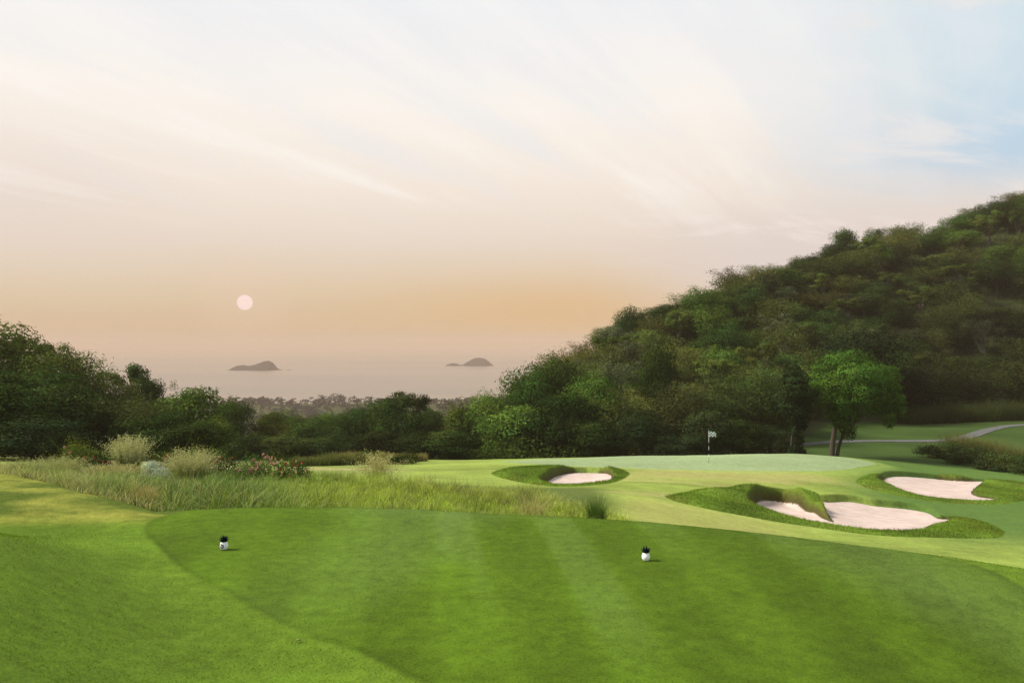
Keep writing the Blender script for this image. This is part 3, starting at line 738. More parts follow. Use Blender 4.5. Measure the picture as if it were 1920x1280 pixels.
OLIVE = (.076,.104,.020); DARKG = (.036,.066,.015); MIDG = (.066,.116,.020); BRIGHT = (.095,.155,.028); BROWN = (.105,.104,.026); FEATH = (.105,.138,.032); GREY = (.07,.085,.040)
# --- left wood
G_L = 'trees of the wood on the left'
for key, u, Y, vt, w, colr, lab in (
  ('broad0', 5, 86, 606, 170, OLIVE, 'tallest dark olive tree at the left picture edge'),
  ('open1', 62, 88, 630, 110, OLIVE, 'open-crowned olive tree with sky showing through, second on the left ridge'),
  ('broad1', 105, 84, 655, 130, OLIVE, 'rounded olive tree on the left ridge below the open-crowned one'),
  ('bamboo1', 150, 86, 668, 105, FEATH, 'hazy feathery tree midway down the left ridge'),
  ('bamboo0', 190, 84, 700, 90, (.07,.085,.024), 'feathery green tree near the foot of the left ridge'),
  ('open0', 246, 92, 683, 82, MIDG, 'knobbly tree with two raised tufts standing above its left neighbours'),
  ('broad2', 268, 90, 702, 62, DARKG, 'small dark round crown just right of the knobbly two-tufted tree'),
  ('bare0', 292, 92, 712, 45, GREY, 'thin twiggy tree between the knobbly tree and the bright dense tree'),
  ('bush0', 345, 78, 728, 125, BRIGHT, 'bright green dense tree forming the right shoulder of the left wood'),
  ('bamboo2', 290, 76, 742, 110, (.075,.092,.026), 'arching feathery tree left of the bright dense tree'),
  ('bush1', 392, 74, 782, 85, (.072,.105,.022), 'low bright bush-like tree at the right foot of the left wood'),
  ('broad1', 50, 70, 690, 200, DARKG, 'broad dark tree in front at the left picture edge'),
  ('bush0', 135, 66, 722, 170, (.034,.056,.014), 'dark leafy tree behind the yellow-green shrub of the flower bed'),
  ('bamboo0', 215, 68, 745, 130, (.050,.058,.018), 'dim feathery tree behind the round pale grass clump'),
  ('bush1', 285, 66, 775, 130, DARKG, 'low dark tree behind the red-flowered shrubs'),
  ('bush0', 350, 64, 792, 110, (.034,.056,.014), 'low dark tree under the bright dense tree'),
  ('bush1', 60, 56, 782, 190, (.022,.034,.012), 'lowest dark thicket tree at the left edge above the seeding grass'),
  ('bush0', -40, 60, 720, 190, DARKG, None),('broad2', -120, 80, 600, 200, OLIVE, None),('broad0', -240, 78, 570, 210, OLIVE, None),('bush1', -190, 58, 740, 220, DARKG, None)):
    tree(key, u, Y, vt, w, colr, lab or 'dark tree at the far left end of the left wood', G_L)
# --- centre row
G_C = 'row of trees closing the valley'
for key, u, Y, vt, w, colr, lab in (
  ('broad2', 437, 100, 747, 78, MIDG, 'round green tree alone at the left end of the valley row, against the grey coast'),
  ('bush0', 500, 104, 776, 74, OLIVE, 'low olive tree right of the lone round one in the valley row'),
  ('broad0', 528, 108, 768, 62, (.05,.08,.016), 'green round crown rising left of the brownish one in the valley row'),
  ('bamboo1', 556, 102, 780, 70, BROWN, 'brownish soft tree in the valley row'),
  ('bush1', 580, 98, 779, 88, DARKG, 'dark rounded tree in front in the valley row'),
  ('broad1', 622, 108, 772, 76, MIDG, 'mid-green tree just left of the tall dark pair in the valley row'),
  ('broad2', 664, 104, 762, 84, DARKG, 'dark tree on the left flank of the tallest valley tree'),
  ('broad0', 706, 102, 750, 84, DARKG, 'tall dark tree left of the tallest in the valley row'),
  ('open2', 765, 100, 737, 82, (.052,.062,.016), 'tallest valley tree, sky showing through its tuft and a pale trunk below'),
  ('broad1', 742, 98, 745, 92, DARKG, 'dense dark crown directly under the tallest valley tree'),
  ('broad2', 797, 99, 762, 66, DARKG, 'dark crown on the right flank of the tallest valley tree'),
  ('bamboo2', 832, 104, 776, 62, (.075,.10,.026), 'pale green feathery tree right of the tall dark valley trees'),
  ('bush0', 866, 98, 765, 80, BRIGHT, 'light green tree where the valley row meets the right-hand wood'),
  ('bush1', 470, 84, 812, 90, (.034,.05,.014), 'low dark tree in front of the lone round one'),
  ('bush0', 545, 82, 818, 100, (.040,.052,.014), 'low dim tree behind the left end of the grassy hedge'),
  ('bush1', 630, 84, 812, 100, (.030,.046,.013), 'low dark tree behind the middle of the grassy hedge'),
  ('bush0', 705, 82, 806, 100, (.028,.044,.013), 'low dark tree behind the tall stalk grass'),
  ('bush1', 790, 80, 808, 110, (.030,.048,.013), 'low dark tree behind the right end of the grassy hedge'),
  ('bush0', 850, 78, 806, 100, (.034,.056,.014), 'low green tree in front of the light green one by the right-hand wood'),
  ('bush1', 425, 86, 808, 70, (.06,.085,.02), 'low yellowish tree between the left wood and the valley row')):
    tree(key, u, Y, vt, w, colr, lab, G_C)
# --- front trees of the right-hand wood
G_R = 'front trees of the right-hand wood'
for key, u, Y, vt, w, colr, lab in (
  ('broad1', 925, 94, 735, 92, MIDG, 'light green tree at the left tip of the right-hand wood'),
  ('broad0', 985, 96, 692, 120, MIDG, 'broad green tree stepping up at the left end of the right-hand wood'),
  ('broad2', 1035, 100, 666, 120, (.046,.070,.015), 'big dark-topped tree crowning the left end of the right-hand wood'),
  ('bush0', 960, 86, 762, 130, MIDG, 'bushy tree low at the left end of the right-hand wood'),
  ('bush1', 1045, 84, 735, 150, (.036,.064,.015), 'big dense tree behind the left bunker'),
  ('broad1', 1105, 90, 700, 120, MIDG, 'green tree right of the dense one behind the left bunker'),
  ('bush0', 1115, 80, 790, 110, DARKG, 'low dark tree behind the right end of the left bunker'),
  ('bamboo0', 1150, 88, 735, 100, FEATH, 'olive feathery tree left of the round dark shrub tree'),
  ('bush1', 1207, 80, 768, 104, (.034,.062,.022), 'round dark bluish-green shrub tree at the back edge of the green'),
  ('broad0', 1240, 92, 640, 80, DARKG, 'narrow dark tree rising above the round bluish-green one'),
  ('bamboo1', 1275, 88, 720, 110, (.066,.082,.026), 'feathery tree just left of the flagstick line'),
  ('bush0', 1325, 80, 768, 92, (.046,.076,.026), 'drooping light-edged tree directly behind the flag'),
  ('bamboo2', 1345, 90, 715, 120, (.055,.085,.024), 'arching feathery tree above the flag'),
  ('bush1', 1270, 78, 812, 100, (.022,.036,.013), 'low dark thicket tree left of the flag'),
  ('bamboo0', 1410, 90, 700, 110, (.055,.088,.022), 'soft green tree midway between flag and the big domed tree'),
  ('bush0', 1395, 80, 785, 100, DARKG, 'low dark tree right of the flag'),
  ('bamboo1', 1455, 88, 690, 90, (.060,.092,.022), 'light feathery tree left of the trunk-clad dark tree'),
  ('bush1', 1442, 80, 800, 90, (.022,.036,.013), 'low dark tree by the start of the cart path'),
  ('broad2', 1620, 112, 612, 150, (.016,.028,.010), 'large dark round tree directly above the domed tree'),
  ('broad0', 1545, 114, 690, 120, (.013,.022,.008), 'dark tree behind the left side of the domed tree'),
  ('bush0', 1690, 118, 690, 120, (.012,.020,.008), 'very dark tree right of the domed tree, over the lawn'),
  ('broad0', 1180, 148, 574, 58, DARKG, 'dark tree standing up from the ridge where the orange sky begins'),
  ('broad2', 1581, 186, 428, 46, DARKG, 'prominent dark tree breaking the ridge line'),
  ('broad1', 1640, 190, 428, 40, DARKG, 'smaller dark tree on the ridge right of the prominent one'),
  ('broad1', 1560, 182, 455, 46, DARKG, 'dark rounded crown left below the prominent ridge tree')):
    tree(key, u, Y, vt, w, colr, lab, G_R)
# --- hillside cover
HB = np.interp
def hill_base(u): return HB(u, [880,960,1100,1480,1560,1700,1900,2300], [96,96,96,96,116,119,122,118])
def hill_top(u):  return HB(u, [880,960,1040,1200,1400,1500,1650,1900,2300], [118,128,142,152,166,174,193,222,228])
LAB = {
 'broad': ('rounded dark tree among the many covering the right-hand hillside', 'rounded trees covering the right-hand hillside'),
 'bush': ('low bushy tree among the many covering the right-hand hillside', 'bushy trees covering the right-hand hillside'),
 'bamboo': ('soft feathery tree among the many covering the right-hand hillside', 'feathery trees covering the right-hand hillside'),
 'open': ('open-crowned tree with visible limbs among those on the right-hand hillside', 'open-crowned trees on the right-hand hillside'),
 'bare': ('nearly leafless pale-limbed tree among those on the right-hand hillside', 'pale-limbed trees on the right-hand hillside')}
g = np.random.default_rng(99); placed = []
tries = 0
while len(placed) < 232 and tries < 20000:
    tries += 1
    u = g.uniform(890, 2080); t = g.random()**.85; Y = hill_base(u)+(hill_top(u)-hill_base(u))*t
    x = U2X(u, Y); rad = 3.6+.010*(Y-90)
    if any((x-a)**2+(Y-b)**2 < rad**2 for a, b in placed): continue
    placed.append((x, Y))
    nz = float(nA(np.array([x*.05]), np.array([Y*.05]))[0]); r = g.random()
    dark = float(sstep(1350, 1850, u)*sstep(.9, .1, t))  # hillside shade, painted into tree colours towards the lower right
    kind = 'bamboo' if r < .36+.25*nz else 'broad' if r < .62 else 'bush' if r < .78 else 'open' if r < .92 else 'bare'
    key = kind+str(g.integers({'broad':3,'bush':2,'bamboo':3,'open':3,'bare':2}[kind]))
    colr = {'broad':MIDG if r < .5 else DARKG,'bush':(.042,.064,.016),'bamboo':[FEATH,(.080,.098,.026),BROWN][int(g.integers(3)) if g.random() < .8 else 0],'open':OLIVE,'bare':GREY}[kind]
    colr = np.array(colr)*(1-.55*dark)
    hm = {'broad':6.8,'bush':5.0,'bamboo':6.6,'open':7.6,'bare':7.4}[kind]*g.uniform(.8, 1.25)*(1.0 if t < .85 else .85)
    wm = {'broad':7.6,'bush':7.0,'bamboo':7.0,'open':6.0,'bare':5.5}[kind]*g.uniform(.85, 1.2)
    p = at(u, Y); vt = VH+F*(EYE-p.z-hm)/Y
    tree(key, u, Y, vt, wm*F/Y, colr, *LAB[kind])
print('trees', TREES)
# undergrowth between the trunks, one mass
def undergrowth():
    g = np.random.default_rng(5); n = 60000
    u = g.uniform(820, 2250, n); t = g.random(n); b0 = np.where(u < 1500, 78, hill_base(u)-2); Y = b0+(hill_top(u)+6-b0)*t
    x = U2X(u, Y); z = gz(x, Y); cl = np.clip(.6+.8*nC(x*.4, Y*.4), .1, 1.6)
    P = np.c_[x, Y, z+g.random(n)*1.5*cl]
    Nn = g.normal(size=P.shape)*.7; Nn[:, 2] += .7
    V, Q = leaf_cards(P, Nn, g.uniform(.3, .7, n), g.uniform(.15, .3, n), g)
    hill_shade = 1-.5*sstep(1350, 1850, u)*sstep(.9, .1, t)  # same hillside shade painted into the scrub colour
    cc = mixc(np.tile([.045,.068,.016], (n, 1)), (.075,.074,.026), np.clip(nA(x*.08, Y*.08)+.3, 0, 1))*(hill_shade*g.uniform(.6, 1.3, n))[:, None]
    u2 = g.uniform(-300, 880, 22000); Y2 = g.uniform(62, 112, 22000); x2 = U2X(u2, Y2); Y2 = np.where((u2 > 380) & (Y2 < 80+9*nA(x2*.12, 0*x2)), Y2+28, Y2); x2 = U2X(u2, Y2); z2 = gz(x2, Y2)
    P2 = np.c_[x2, Y2, z2+g.random(22000)*1.3]; N2 = g.normal(size=P2.shape)*.7; N2[:, 2] += .7
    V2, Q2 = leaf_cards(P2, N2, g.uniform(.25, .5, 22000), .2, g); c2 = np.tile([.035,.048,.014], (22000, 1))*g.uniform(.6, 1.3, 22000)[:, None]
    return np.r_[V, V2], np.r_[Q, Q2+len(V)], np.repeat(np.r_[cc, c2], 4, 0)
V, Q, Cc = undergrowth()
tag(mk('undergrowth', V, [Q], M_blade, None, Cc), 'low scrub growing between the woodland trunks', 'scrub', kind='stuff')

# --- the two lawn trees, shaped after the photo
def shaped_tree(name, u0, Y, lobes_px, trunks, n, leaf, colr, label):
    p = at(u0, Y); s = Y/F; g = rng; root = empty(name, p, label, 'tree', 'trees on the lawn behind the green')
    vg = VH+F*(EYE-p.z)/Y; lob = []
    for (u, v, r, dy) in lobes_px:
        lob.append((((u-u0)*s, dy, (vg-v)*s), (r*s, r*s*1.1, r*s*.85)))
    V, Q, Cc = lobed(lob, n, leaf, leaf*.55, g, .6, .25)
    o = mk('crown', V, [Q], M_leaf, root, Cc, nrm=LAST['n']); o.color = (*colr, 1)
    for path, r0, r1 in trunks:
        T = MB(); pts = np.array([((u-u0)*s, dy, (vg-v)*s) for u, v, dy in path]); pts[0, 2] -= .3
        T.add(*tube(pts, np.linspace(r0, r1, len(pts)), 8))
        for k in range(6):
            l = lob[int(g.integers(len(lob)))][0]; a = pts[-1-(k % 2)]; T.add(*limb(g, a, l, r1*.8, r1*.25, .05))
        T.build('trunk', M_bark, root, col=False)
    return root
dome = [(1532,722,24,0),(1530,745,20,-1.5),(1545,695,24,.5),(1548,720,26,-2.2),(1568,680,24,0),(1575,705,28,-2.4),(1598,676,24,.3),(1605,702,28,-2.4),(1628,684,22,.5),(1640,705,26,-1.8),
        (1655,705,20,.5),(1662,728,20,-.6),(1620,732,28,-2.2),(1590,735,28,-2.6),(1560,750,24,-2),(1650,748,22,-1),(1610,758,22,-1.5),(1578,770,20,-1),(1556,775,16,-.5),(1570,792,14,-.6),(1585,715,34,2),(1625,720,30,2),(1550,725,26,2),
        (1600,690,26,1.5),(1518,735,10,0),(1640,765,12,-.5),(1600,778,12,-.6),(1672,745,14,0)]
dome2 = [(1678,765,20,.6),(1686,750,16,.5),(1666,780,16,.4),(1692,772,13,.6),(1672,795,10,.5),(1660,762,18,.8)]
dome3 = [(1582,800,14,-.3),(1590,814,11,-.3),(1576,788,14,-.3),(1596,804,8,-.2)]
shaped_tree('domed_tree', 1563, 75, dome+dome2+dome3, [([(1559,856,0),(1561,830,0),(1566,800,0),(1575,765,0)], .30, .16), ([(1570,857,.2),(1574,838,.2),(1580,815,0),(1592,775,-.2)], .20, .10)], 34000, .20, (.052,.108,.017), 'large domed shade tree with twin trunks on the lawn right of the green')
comp = [(1492,715,24,0),(1480,735,22,-1),(1500,740,22,-1),(1475,760,18,-.6),(1490,768,18,-.8),(1504,765,16,0),(1488,700,18,.5),(1502,720,18,1),(1466,745,14,0),(1512,748,12,.4),(1494,792,12,-.2),(1490,810,10,-.2),(1496,825,10,-.2),(1490,842,13,-.2),(1484,848,9,-.4),(1500,848,10,-.2),(1506,800,8,.1),(1508,786,9,0)]
shaped_tree('ivy_clad_tree', 1493, 73, comp, [([(1493,853,0),(1493,820,0),(1495,780,0),(1490,745,0)], .24, .14)], 13000, .20, (.018,.032,.011), 'dark slim tree with ivy-clad trunk left of the domed tree')

# ------------------------------------------------------------------ shrubs on the right
G_S = 'shrubs in the bed right of the lawn'
for u, Y, hp, wp, colr, lab in ((1748,79,829,64,(.026,.040,.012),'dark shrub at the left tip of the bed right of the lawn'),(1785,79,822,76,(.042,.056,.015),'tallest dull green shrub second from the left in the right-hand bed'),
   (1824,77,828,80,(.028,.044,.014),'dark green shrub in the middle of the right-hand bed'),(1860,74,838,80,(.036,.052,.015),'dense shrub right of the middle of the right-hand bed'),
   (1898,70,848,84,(.047,.064,.017),'olive shrub near the right edge in the right-hand bed'),(1938,67,852,84,(.028,.044,.013),'dark shrub cut by the right picture edge'),
   (1800,74,846,66,(.026,.036,.012),'low dark shrub in front of the tallest one in the right-hand bed'),(1850,70,860,74,(.030,.042,.013),'low dark shrub at the front edge of the right-hand bed')):
    shrub('bank_shrub', u, Y, hp, wp, 2600, .17, colr, lab, group=G_S, sprigs=10)
for u, Y, lab in ((1800,86,'tall grassy tuft rising behind the right-hand bed'),(1845,84,'seeding grass tuft behind the right part of the right-hand bed'),(1905,80,'long grass tuft at the right edge behind the shrub bed')):
    tuft('grass_tuft', u, 0, Y, 38, 80, 900, (.040,.055,.015), (.14,.13,.045), lab, 'grass tuft', G_S, wid=.03, lean=(.1,.8), spread=.42)
G_W = 'tall grass tufts along the foot of the wood'
for i, (u, Y) in enumerate(((1706,112),(1738,113),(1772,114),(1806,115),(1840,115),(1874,116),(1908,116),(1945,116))):
    tuft('reed_tuft', u, 0, Y, 36+6*(i % 3), 62, 700, (.022,.034,.010), (.050,.066,.020), 'tall dark grass tuft in the row between the upper lawn and the dark wood', 'grass tuft', G_W, wid=.05, lean=(.1,.8), spread=.5)

# ------------------------------------------------------------------ cart path
def ribbon(name, pts, width):
    P = spline(np.array(pts+pts[::-1]), 1); p = np.array(pts, float); q = []
    for i in range(len(p)-1):
        for t in np.linspace(0, 1, 10, endpoint=False): q.append(p[i]*(1-t)+p[i+1]*t)
    q.append(p[-1]); q = np.array(q)
    for _ in range(12): q[1:-1] = (q[:-2]+2*q[1:-1]+q[2:])/4
    t = np.gradient(q, axis=0); t /= np.linalg.norm(t, axis=1)[:, None]; nrm = np.c_[-t[:,1], t[:,0]]
    rows = []
    for o_, dz in ((-.5,-.25),(-.5,.06),(-.17,.065),(.17,.065),(.5,.06),(.5,-.25)):
        xy = q+nrm*o_*width; rows.append(np.c_[xy, gz(xy[:,0], xy[:,1])+dz])
    V = np.stack(rows, 1).reshape(-1, 3); m = len(rows); Q = []
    for i in range(len(q)-1):
        for k in range(m-1): Q.append((i*m+k, i*m+k+1, (i+1)*m+k+1, (i+1)*m+k))
    return mk(name, V, [np.array(Q)], M_path, None, None, False)
pp = [(U2X(u, y), y) for u, y in [(u, hit(u, v, 72)) for u, v in [(1430,842),(1480,836),(1560,829),(1640,826.5),(1720,827),(1790,826)]]]
pp += [(U2X(u, y), y) for u, y in [(u, hit(u, v, 80)) for u, v in [(1825,816),(1852,806),(1885,799),(1935,796),(2050,790)]]]
tag(ribbon('path', pp, 1.6), kind='structure')

# ------------------------------------------------------------------ flag
fy = hit(1329, 868, 50); fp = at(1329, fy)
fs = empty('flagstick', fp, 'white and dark banded flagstick with green and white chequered flag on the green', 'flagstick')
hp = 60*fy/F
px_ = fy/F
bands = [(0, 11, M_dark), (11, 17, M_white), (17, 25, M_dark), (25, 32, M_white), (32, 39, M_dark), (39, 61, M_white)]
me_mats = [M_white, M_dark]
Vs, Qs, mi, nn = [], [], [], 0
for a, b_, mt in bands:
    V, Q, T = tube([(0,0,a*px_-(.1 if a == 0 else 0)), (0,0,(a+b_)/2*px_), (0,0,b_*px_)], .012, 8, False); Vs.append(V); Qs.append(Q+nn); nn += len(V); mi += [0 if mt is M_white else 1]*len(Q)
mk('pole', np.concatenate(Vs), [np.concatenate(Qs)], me_mats, fs, None, True, mi)
def flag_mat():
    m, nt, out = new_mat('chequered_cloth'); at_ = nd(nt, 'ShaderNodeAttribute', attribute_name='tint')
    d = nd(nt, 'ShaderNodeBsdfDiffuse'); t = nd(nt, 'ShaderNodeBsdfTranslucent'); ms = nd(nt, 'ShaderNodeMixShader'); ms.inputs[0].default_value = .3
    lk(nt, at_.outputs['Color'], d.inputs[0]); lk(nt, at_.outputs['Color'], t.inputs[0]); lk(nt, d.outputs[0], ms.inputs[1]); lk(nt, t.outputs[0], ms.inputs[2]); lk(nt, ms.outputs[0], out.inputs[0]); return m
V, Q, Cc = [], [], []
gx, gy = 5, 4; sub = 3; fw_, fh_ = 13.5*px_, 10.5*px_; top = 60.5*px_
for i in range(gx):
    for j in range(gy):
        colr = (.70,.72,.72) if (i+j) % 2 else (.004,.12,.075)
        for a in range(sub):
            for b_ in range(sub):
                q = []
                for da, db in ((0,0),(1,0),(1,1),(0,1)):
                    s = (i+(a+da)/sub)/gx; t = (j+(b_+db)/sub)/gy
                    q.append((.016+s*fw_, .05*math.sin(s*6.5+t)*s**.5, top-t*fh_*(1-.25*s)-s*.30*fh_-.04*fh_*math.sin(s*7)))
                k = len(V); V += q; Q.append((k, k+1, k+2, k+3)); Cc += [colr]*4
mk('flag', np.array(V), [np.array(Q)], flag_mat(), fs, np.array(Cc))

# ------------------------------------------------------------------ tee markers
def lattice_body(r, h, z0):
    nu, nv = 64, 40; V = []; 
    for j in range(nv+1):
        t = j/nv; z = z0+h*t
        rr = r*(math.sin(math.pi*(.16+.68*t))**.60)*(1.04-.10*t) if j not in (0, nv) else r*.45
        for i in range(nu):
            a = 2*math.pi*i/nu; k = 9
            d1 = abs(math.sin(.5*(k*a+t*13))); d2 = abs(math.sin(.5*(k*a-t*13)))
            groove = min(1, min(d1, d2)*3.0)
            q = rr*(1-.07*(1-groove)); V.append((q*math.cos(a), q*math.sin(a), z))
    Q = [(j*nu+i, j*nu+(i+1)%nu, (j+1)*nu+(i+1)%nu, (j+1)*nu+i) for j in range(nv) for i in range(nu)]
    V.append((0,0,z0)); V.append((0,0,z0+h)); T = [((i+1)%nu, i, nu*(nv+1)) for i in range(nu)]+[(nv*nu+i, nv*nu+(i+1)%nu, nu*(nv+1)+1) for i in range(nu)]
    return np.array(V), np.array(Q), np.array(T)
def marker(u, v, label, emblem):
    Y = hit(u, v, 4); p = at(u, Y); s = Y/F; root = empty('tee_marker', p, label, 'tee marker', 'pineapple tee markers on the tee')
    r, bh = 7.7*s, 15.0*s; z0 = .5*s
    V, Q, T = lattice_body(r, bh, z0); mk('body', V, [Q, T], M_white, root)
    m = MB(); g = np.random.default_rng(int(u))
    for ring, (n, tilt, L_, w) in enumerate(((10, .80, 11.5, 5.0), (8, .48, 13.0, 4.6), (5, .15, 14.0, 4.0))):
        for k in range(n):
            a = 2*math.pi*(k+.5*ring)/n; d = np.array([math.cos(a), math.sin(a), 0]); sd = np.array([-math.sin(a), math.cos(a), 0]); rows = []
            for t in np.linspace(0, 1, 6):
                rad = (4.2-1.0*ring+L_*math.sin(tilt)*t*(.55+.45*t))*s; zz = z0+bh-1.2*s+L_*math.cos(tilt)*t*s
                ww = w*s*.5*(1-t**1.6)+.05*s; cc_ = d*rad+np.array([0,0,zz]); th = d*.35*s*(1-t)
                rows += [cc_-sd*ww, cc_+th, cc_+sd*ww, cc_-th]
            Qk = []
            for i in range(5):
                for q in range(4): Qk.append((i*4+q, i*4+(q+1)%4, (i+1)*4+(q+1)%4, (i+1)*4+q))
            m.add(np.array(rows), np.array(Qk), np.array([(0,1,2),(0,2,3)]))
    V, Q = lathe([(0.01*s,0),(4.6*s,0),(5.0*s,1.2*s),(3.5*s,2.6*s),(.01*s,3.0*s)], 20, z0+bh-1.4*s); m.add(V, Q)
    m.build('leaf_crown', M_navy, root, col=False)
    m = MB(); m.add(*tube([(0,0,-4*s),(0,0,z0+.8*s)], [1.0*s,1.6*s], 8)); m.build('peg', M_dark, root, col=False)
    if emblem:
        zc = z0+bh*.48; off = -2.6/7.9; m1 = MB(); m2 = MB()
        def pt(a, b, lift):
            x = off*r+a; z = zc+b; t = (z-z0)/bh; rr = r*(math.sin(math.pi*(.16+.68*t))**.60)*(1.04-.10*t)+lift
            return (x, -math.sqrt(max(rr*rr-x*x, (.35*r)**2)), z)
        R1 = 4.9*s; n = 28; V = [pt(0,0,.25*s)]+[pt(R1*math.cos(2*math.pi*k/n), R1*.92*math.sin(2*math.pi*k/n), .25*s) for k in range(n)]
        m1.add(V, None, [(0, 1+k, 1+(k+1)%n) for k in range(n)]); e = m1.build('emblem_ring', M_navy, root, False, False)
        R2 = 3.4*s; V = [pt(-.35*s,-1.0*s,.40*s)]+[pt(-.35*s+R2*1.05*math.cos(2*math.pi*k/n), -1.0*s+R2*.95*math.sin(2*math.pi*k/n)*(.75 if k < n/2 else 1), .40*s) for k in range(n)]
        m2.add(V, None, [(0, 1+k, 1+(k+1)%n) for k in range(n)]); m2.build('emblem_centre', plain('emblem_silver', (.40,.41,.47), .5, 0, 400, .25), root, False, False)
        m3 = MB()
        for cx in (-1.3, -.2, .9):
            a0, a1 = cx-.28, cx+.28; V = [pt(a0*s,-1.9*s,.5*s), pt(a1*s,-1.9*s,.5*s), pt(a1*s,.1*s,.5*s), pt(a0*s,.1*s,.5*s)]; m3.add(V, [(0,1,2,3)])
        m3.build('emblem_mark', M_navy, root, False, False)
    return root
marker(420, 1030, 'white pineapple-shaped tee marker with round navy emblem, on the left of the tee', True)
marker(1211, 1050.5, 'plain white pineapple-shaped tee marker without emblem, right of the tee centre', False)
# a fallen leaf and small dark clippings
def bit(name, u, v, size, colr, label, cat, ymin=4):
    Y = hit(u, v, ymin); p = at(u, Y)
    g = rng; V = []; n = 8
    for t in np.linspace(0, 1, n):
        w = size*.30*math.sin(math.pi*min(1, t*.96+.04)); V += [(size*(t-.5), -w, .012+.01*math.sin(t*3)), (size*(t-.5), 0, .018+.012*math.sin(t*3)), (size*(t-.5), w, .014+.01*math.sin(t*3))]
    Q = [(i*3+k, i*3+k+1, (i+1)*3+k+1, (i+1)*3+k) for i in range(n-1) for k in range(2)]
    o = mk(name, V, [np.array(Q)], plain(name, colr, .7), None); o.location = p; o.rotation_euler = (.1, .1, g.uniform(-.4, .4)); tag(o, label, cat)
    md = o.modifiers.new('thickness', 'SOLIDIFY'); md.thickness = .002
bit('fallen_leaf', 559, 1204, .035, (.17,.16,.04), 'single fallen yellow leaf on the front left edge of the tee', 'leaf')

# ------------------------------------------------------------------ coast, sea and islands
def coast_wood():
    g = np.random.default_rng(31); V, Q, Cc = [], [], []; n0 = 0
    for k in range(900):
        u = g.uniform(-250, 1150); Y = 1090-480*g.random()**1.6; x = U2X(u, Y)
        conif = g.random() < .2; h = g.uniform(6.5, 8.5)+1.2*float(nA(np.array([u*.02]), np.array([0.]))[0])+(7 if abs(u-590) < 22 or abs(u-645) < 20 else 0)*g.random()
        w = h*(.5 if conif else 1.5); lob = []
        for j in range(9):
            t = g.random(); a = g.uniform(0, 6.28); r = w*.4*(1-t*.75 if conif else .9*math.sin(2.4*t+.5)); lob.append(((x+math.cos(a)*r, Y+math.sin(a)*r, h*(.2+.75*t)), (w*.2, w*.2, h*.12)))
        v, q, cc = lobed(lob, 200, 1.6, 1.0, g); z = float(EYE-d_ground(np.array([u]), np.array([Y]))[0]); v[:, 2] += z
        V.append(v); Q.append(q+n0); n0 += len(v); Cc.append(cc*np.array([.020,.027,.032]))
    return np.concatenate(V), np.concatenate(Q), np.concatenate(Cc)
V, Q, Cc = coast_wood()
tag(mk('coastal_woodland', V, [Q], M_blade, None, Cc), 'grey hazy band of woodland along the coast', 'woodland', kind='stuff')
M_rock = plain('island_scrub', (.009,.010,.014), .95, .5, .25, .4, .1)
def island(u0, u1, vbase, prof, label):
    Y = SEA_D*F/(vbase-VH); s = Y/F; uc = (u0+u1)/2; x0 = U2X(uc, Y)
    nx, ny = 150, 40; V = []; L_ = (u1-u0)*s; g = np.random.default_rng(int(u0))
    us_ = np.array([p[0] for p in prof]); hs = np.array([p[1] for p in prof])
    nz = FBM(int(u0), 4)
    for j in range(ny+1):
        b_ = -1+2*j/ny
        for i in range(nx+1):
            u = u0+(u1-u0)*i/nx; h = np.interp(u, us_, hs)*s; half = L_*.28*(.35+.65*min(1, h/(10*s)))
            prof_y = max(0, 1-abs(b_)**2.2)
            x = (u-uc)*s; y = b_*half
            z = h*prof_y+(.9*float(nz(x*.10, y*.10))+.5*float(nz(x*.35, y*.35)))*min(1, h/5)*prof_y-.6
            V.append((x, y, z))
    Q = [(j*(nx+1)+i, j*(nx+1)+i+1, (j+1)*(nx+1)+i+1, (j+1)*(nx+1)+i) for j in range(ny) for i in range(nx)]
    o = mk('island', np.array(V), [np.array(Q)], M_rock); o.location = (x0, Y, EYE-SEA_D); tag(o, label, 'island', 'rocky islands out at sea'); return o
island(424, 548, 693.5, [(424,.3),(432,1.0),(438,5),(446,8),(455,9),(465,8.2),(472,8.5),(480,10.5),(488,14),(496,17),(504,17),(510,13),(514,6.5),(520,2.5),(526,1),(532,0),(537,.6),(543,1),(548,.2)], 'lower craggy island left under the setting sun')
island(834, 928, 685.5, [(834,.4),(840,3),(848,5),(856,4.2),(863,2),(868,2.4),(876,7),(885,12),(893,15),(900,15.5),(908,13.5),(916,8),(922,3.2),(925,1.2),(928,.2)], 'smooth hump-backed island farther right with a low head at its left')
def sea_mat():
    m, nt, out = new_mat('sea_water'); tc = nd(nt, 'ShaderNodeTexCoord')
    mp = nd(nt, 'ShaderNodeMapping'); mp.inputs['Scale'].default_value = (.35, 1, 1); lk(nt, tc.outputs['Object'], mp.inputs[0])
    n1 = noise(nt, mp.outputs[0], .06, 4, .6); n2 = noise(nt, mp.outputs[0], .0016, 3, .5)
    cl = mixrgb(nt, 'MIX', maprange(nt, n2, .35, .65), (.10,.082,.072,1), (.15,.115,.085,1))
    b = nd(nt, 'ShaderNodeBsdfPrincipled'); b.inputs['Roughness'].default_value = .28; b.inputs['IOR'].default_value = 1.33
    bp = nd(nt, 'ShaderNodeBump'); bp.inputs['Strength'].default_value = .25; bp.inputs['Distance'].default_value = 1.0
    lk(nt, n1, bp.inputs['Height']); lk(nt, bp.outputs[0], b.inputs['Normal']); lk(nt, cl, b.inputs['Base Color']); lk(nt, b.outputs[0], out.inputs[0]); return m
SR = 12000.0
th = np.linspace(0, 2*math.pi, 96, endpoint=False); V = [(0,0,0)]; T = []
rings = [200, 1000, 3000, 6000, SR]
for r in rings: V += [(r*math.cos(a), r*math.sin(a), 0) for a in th]
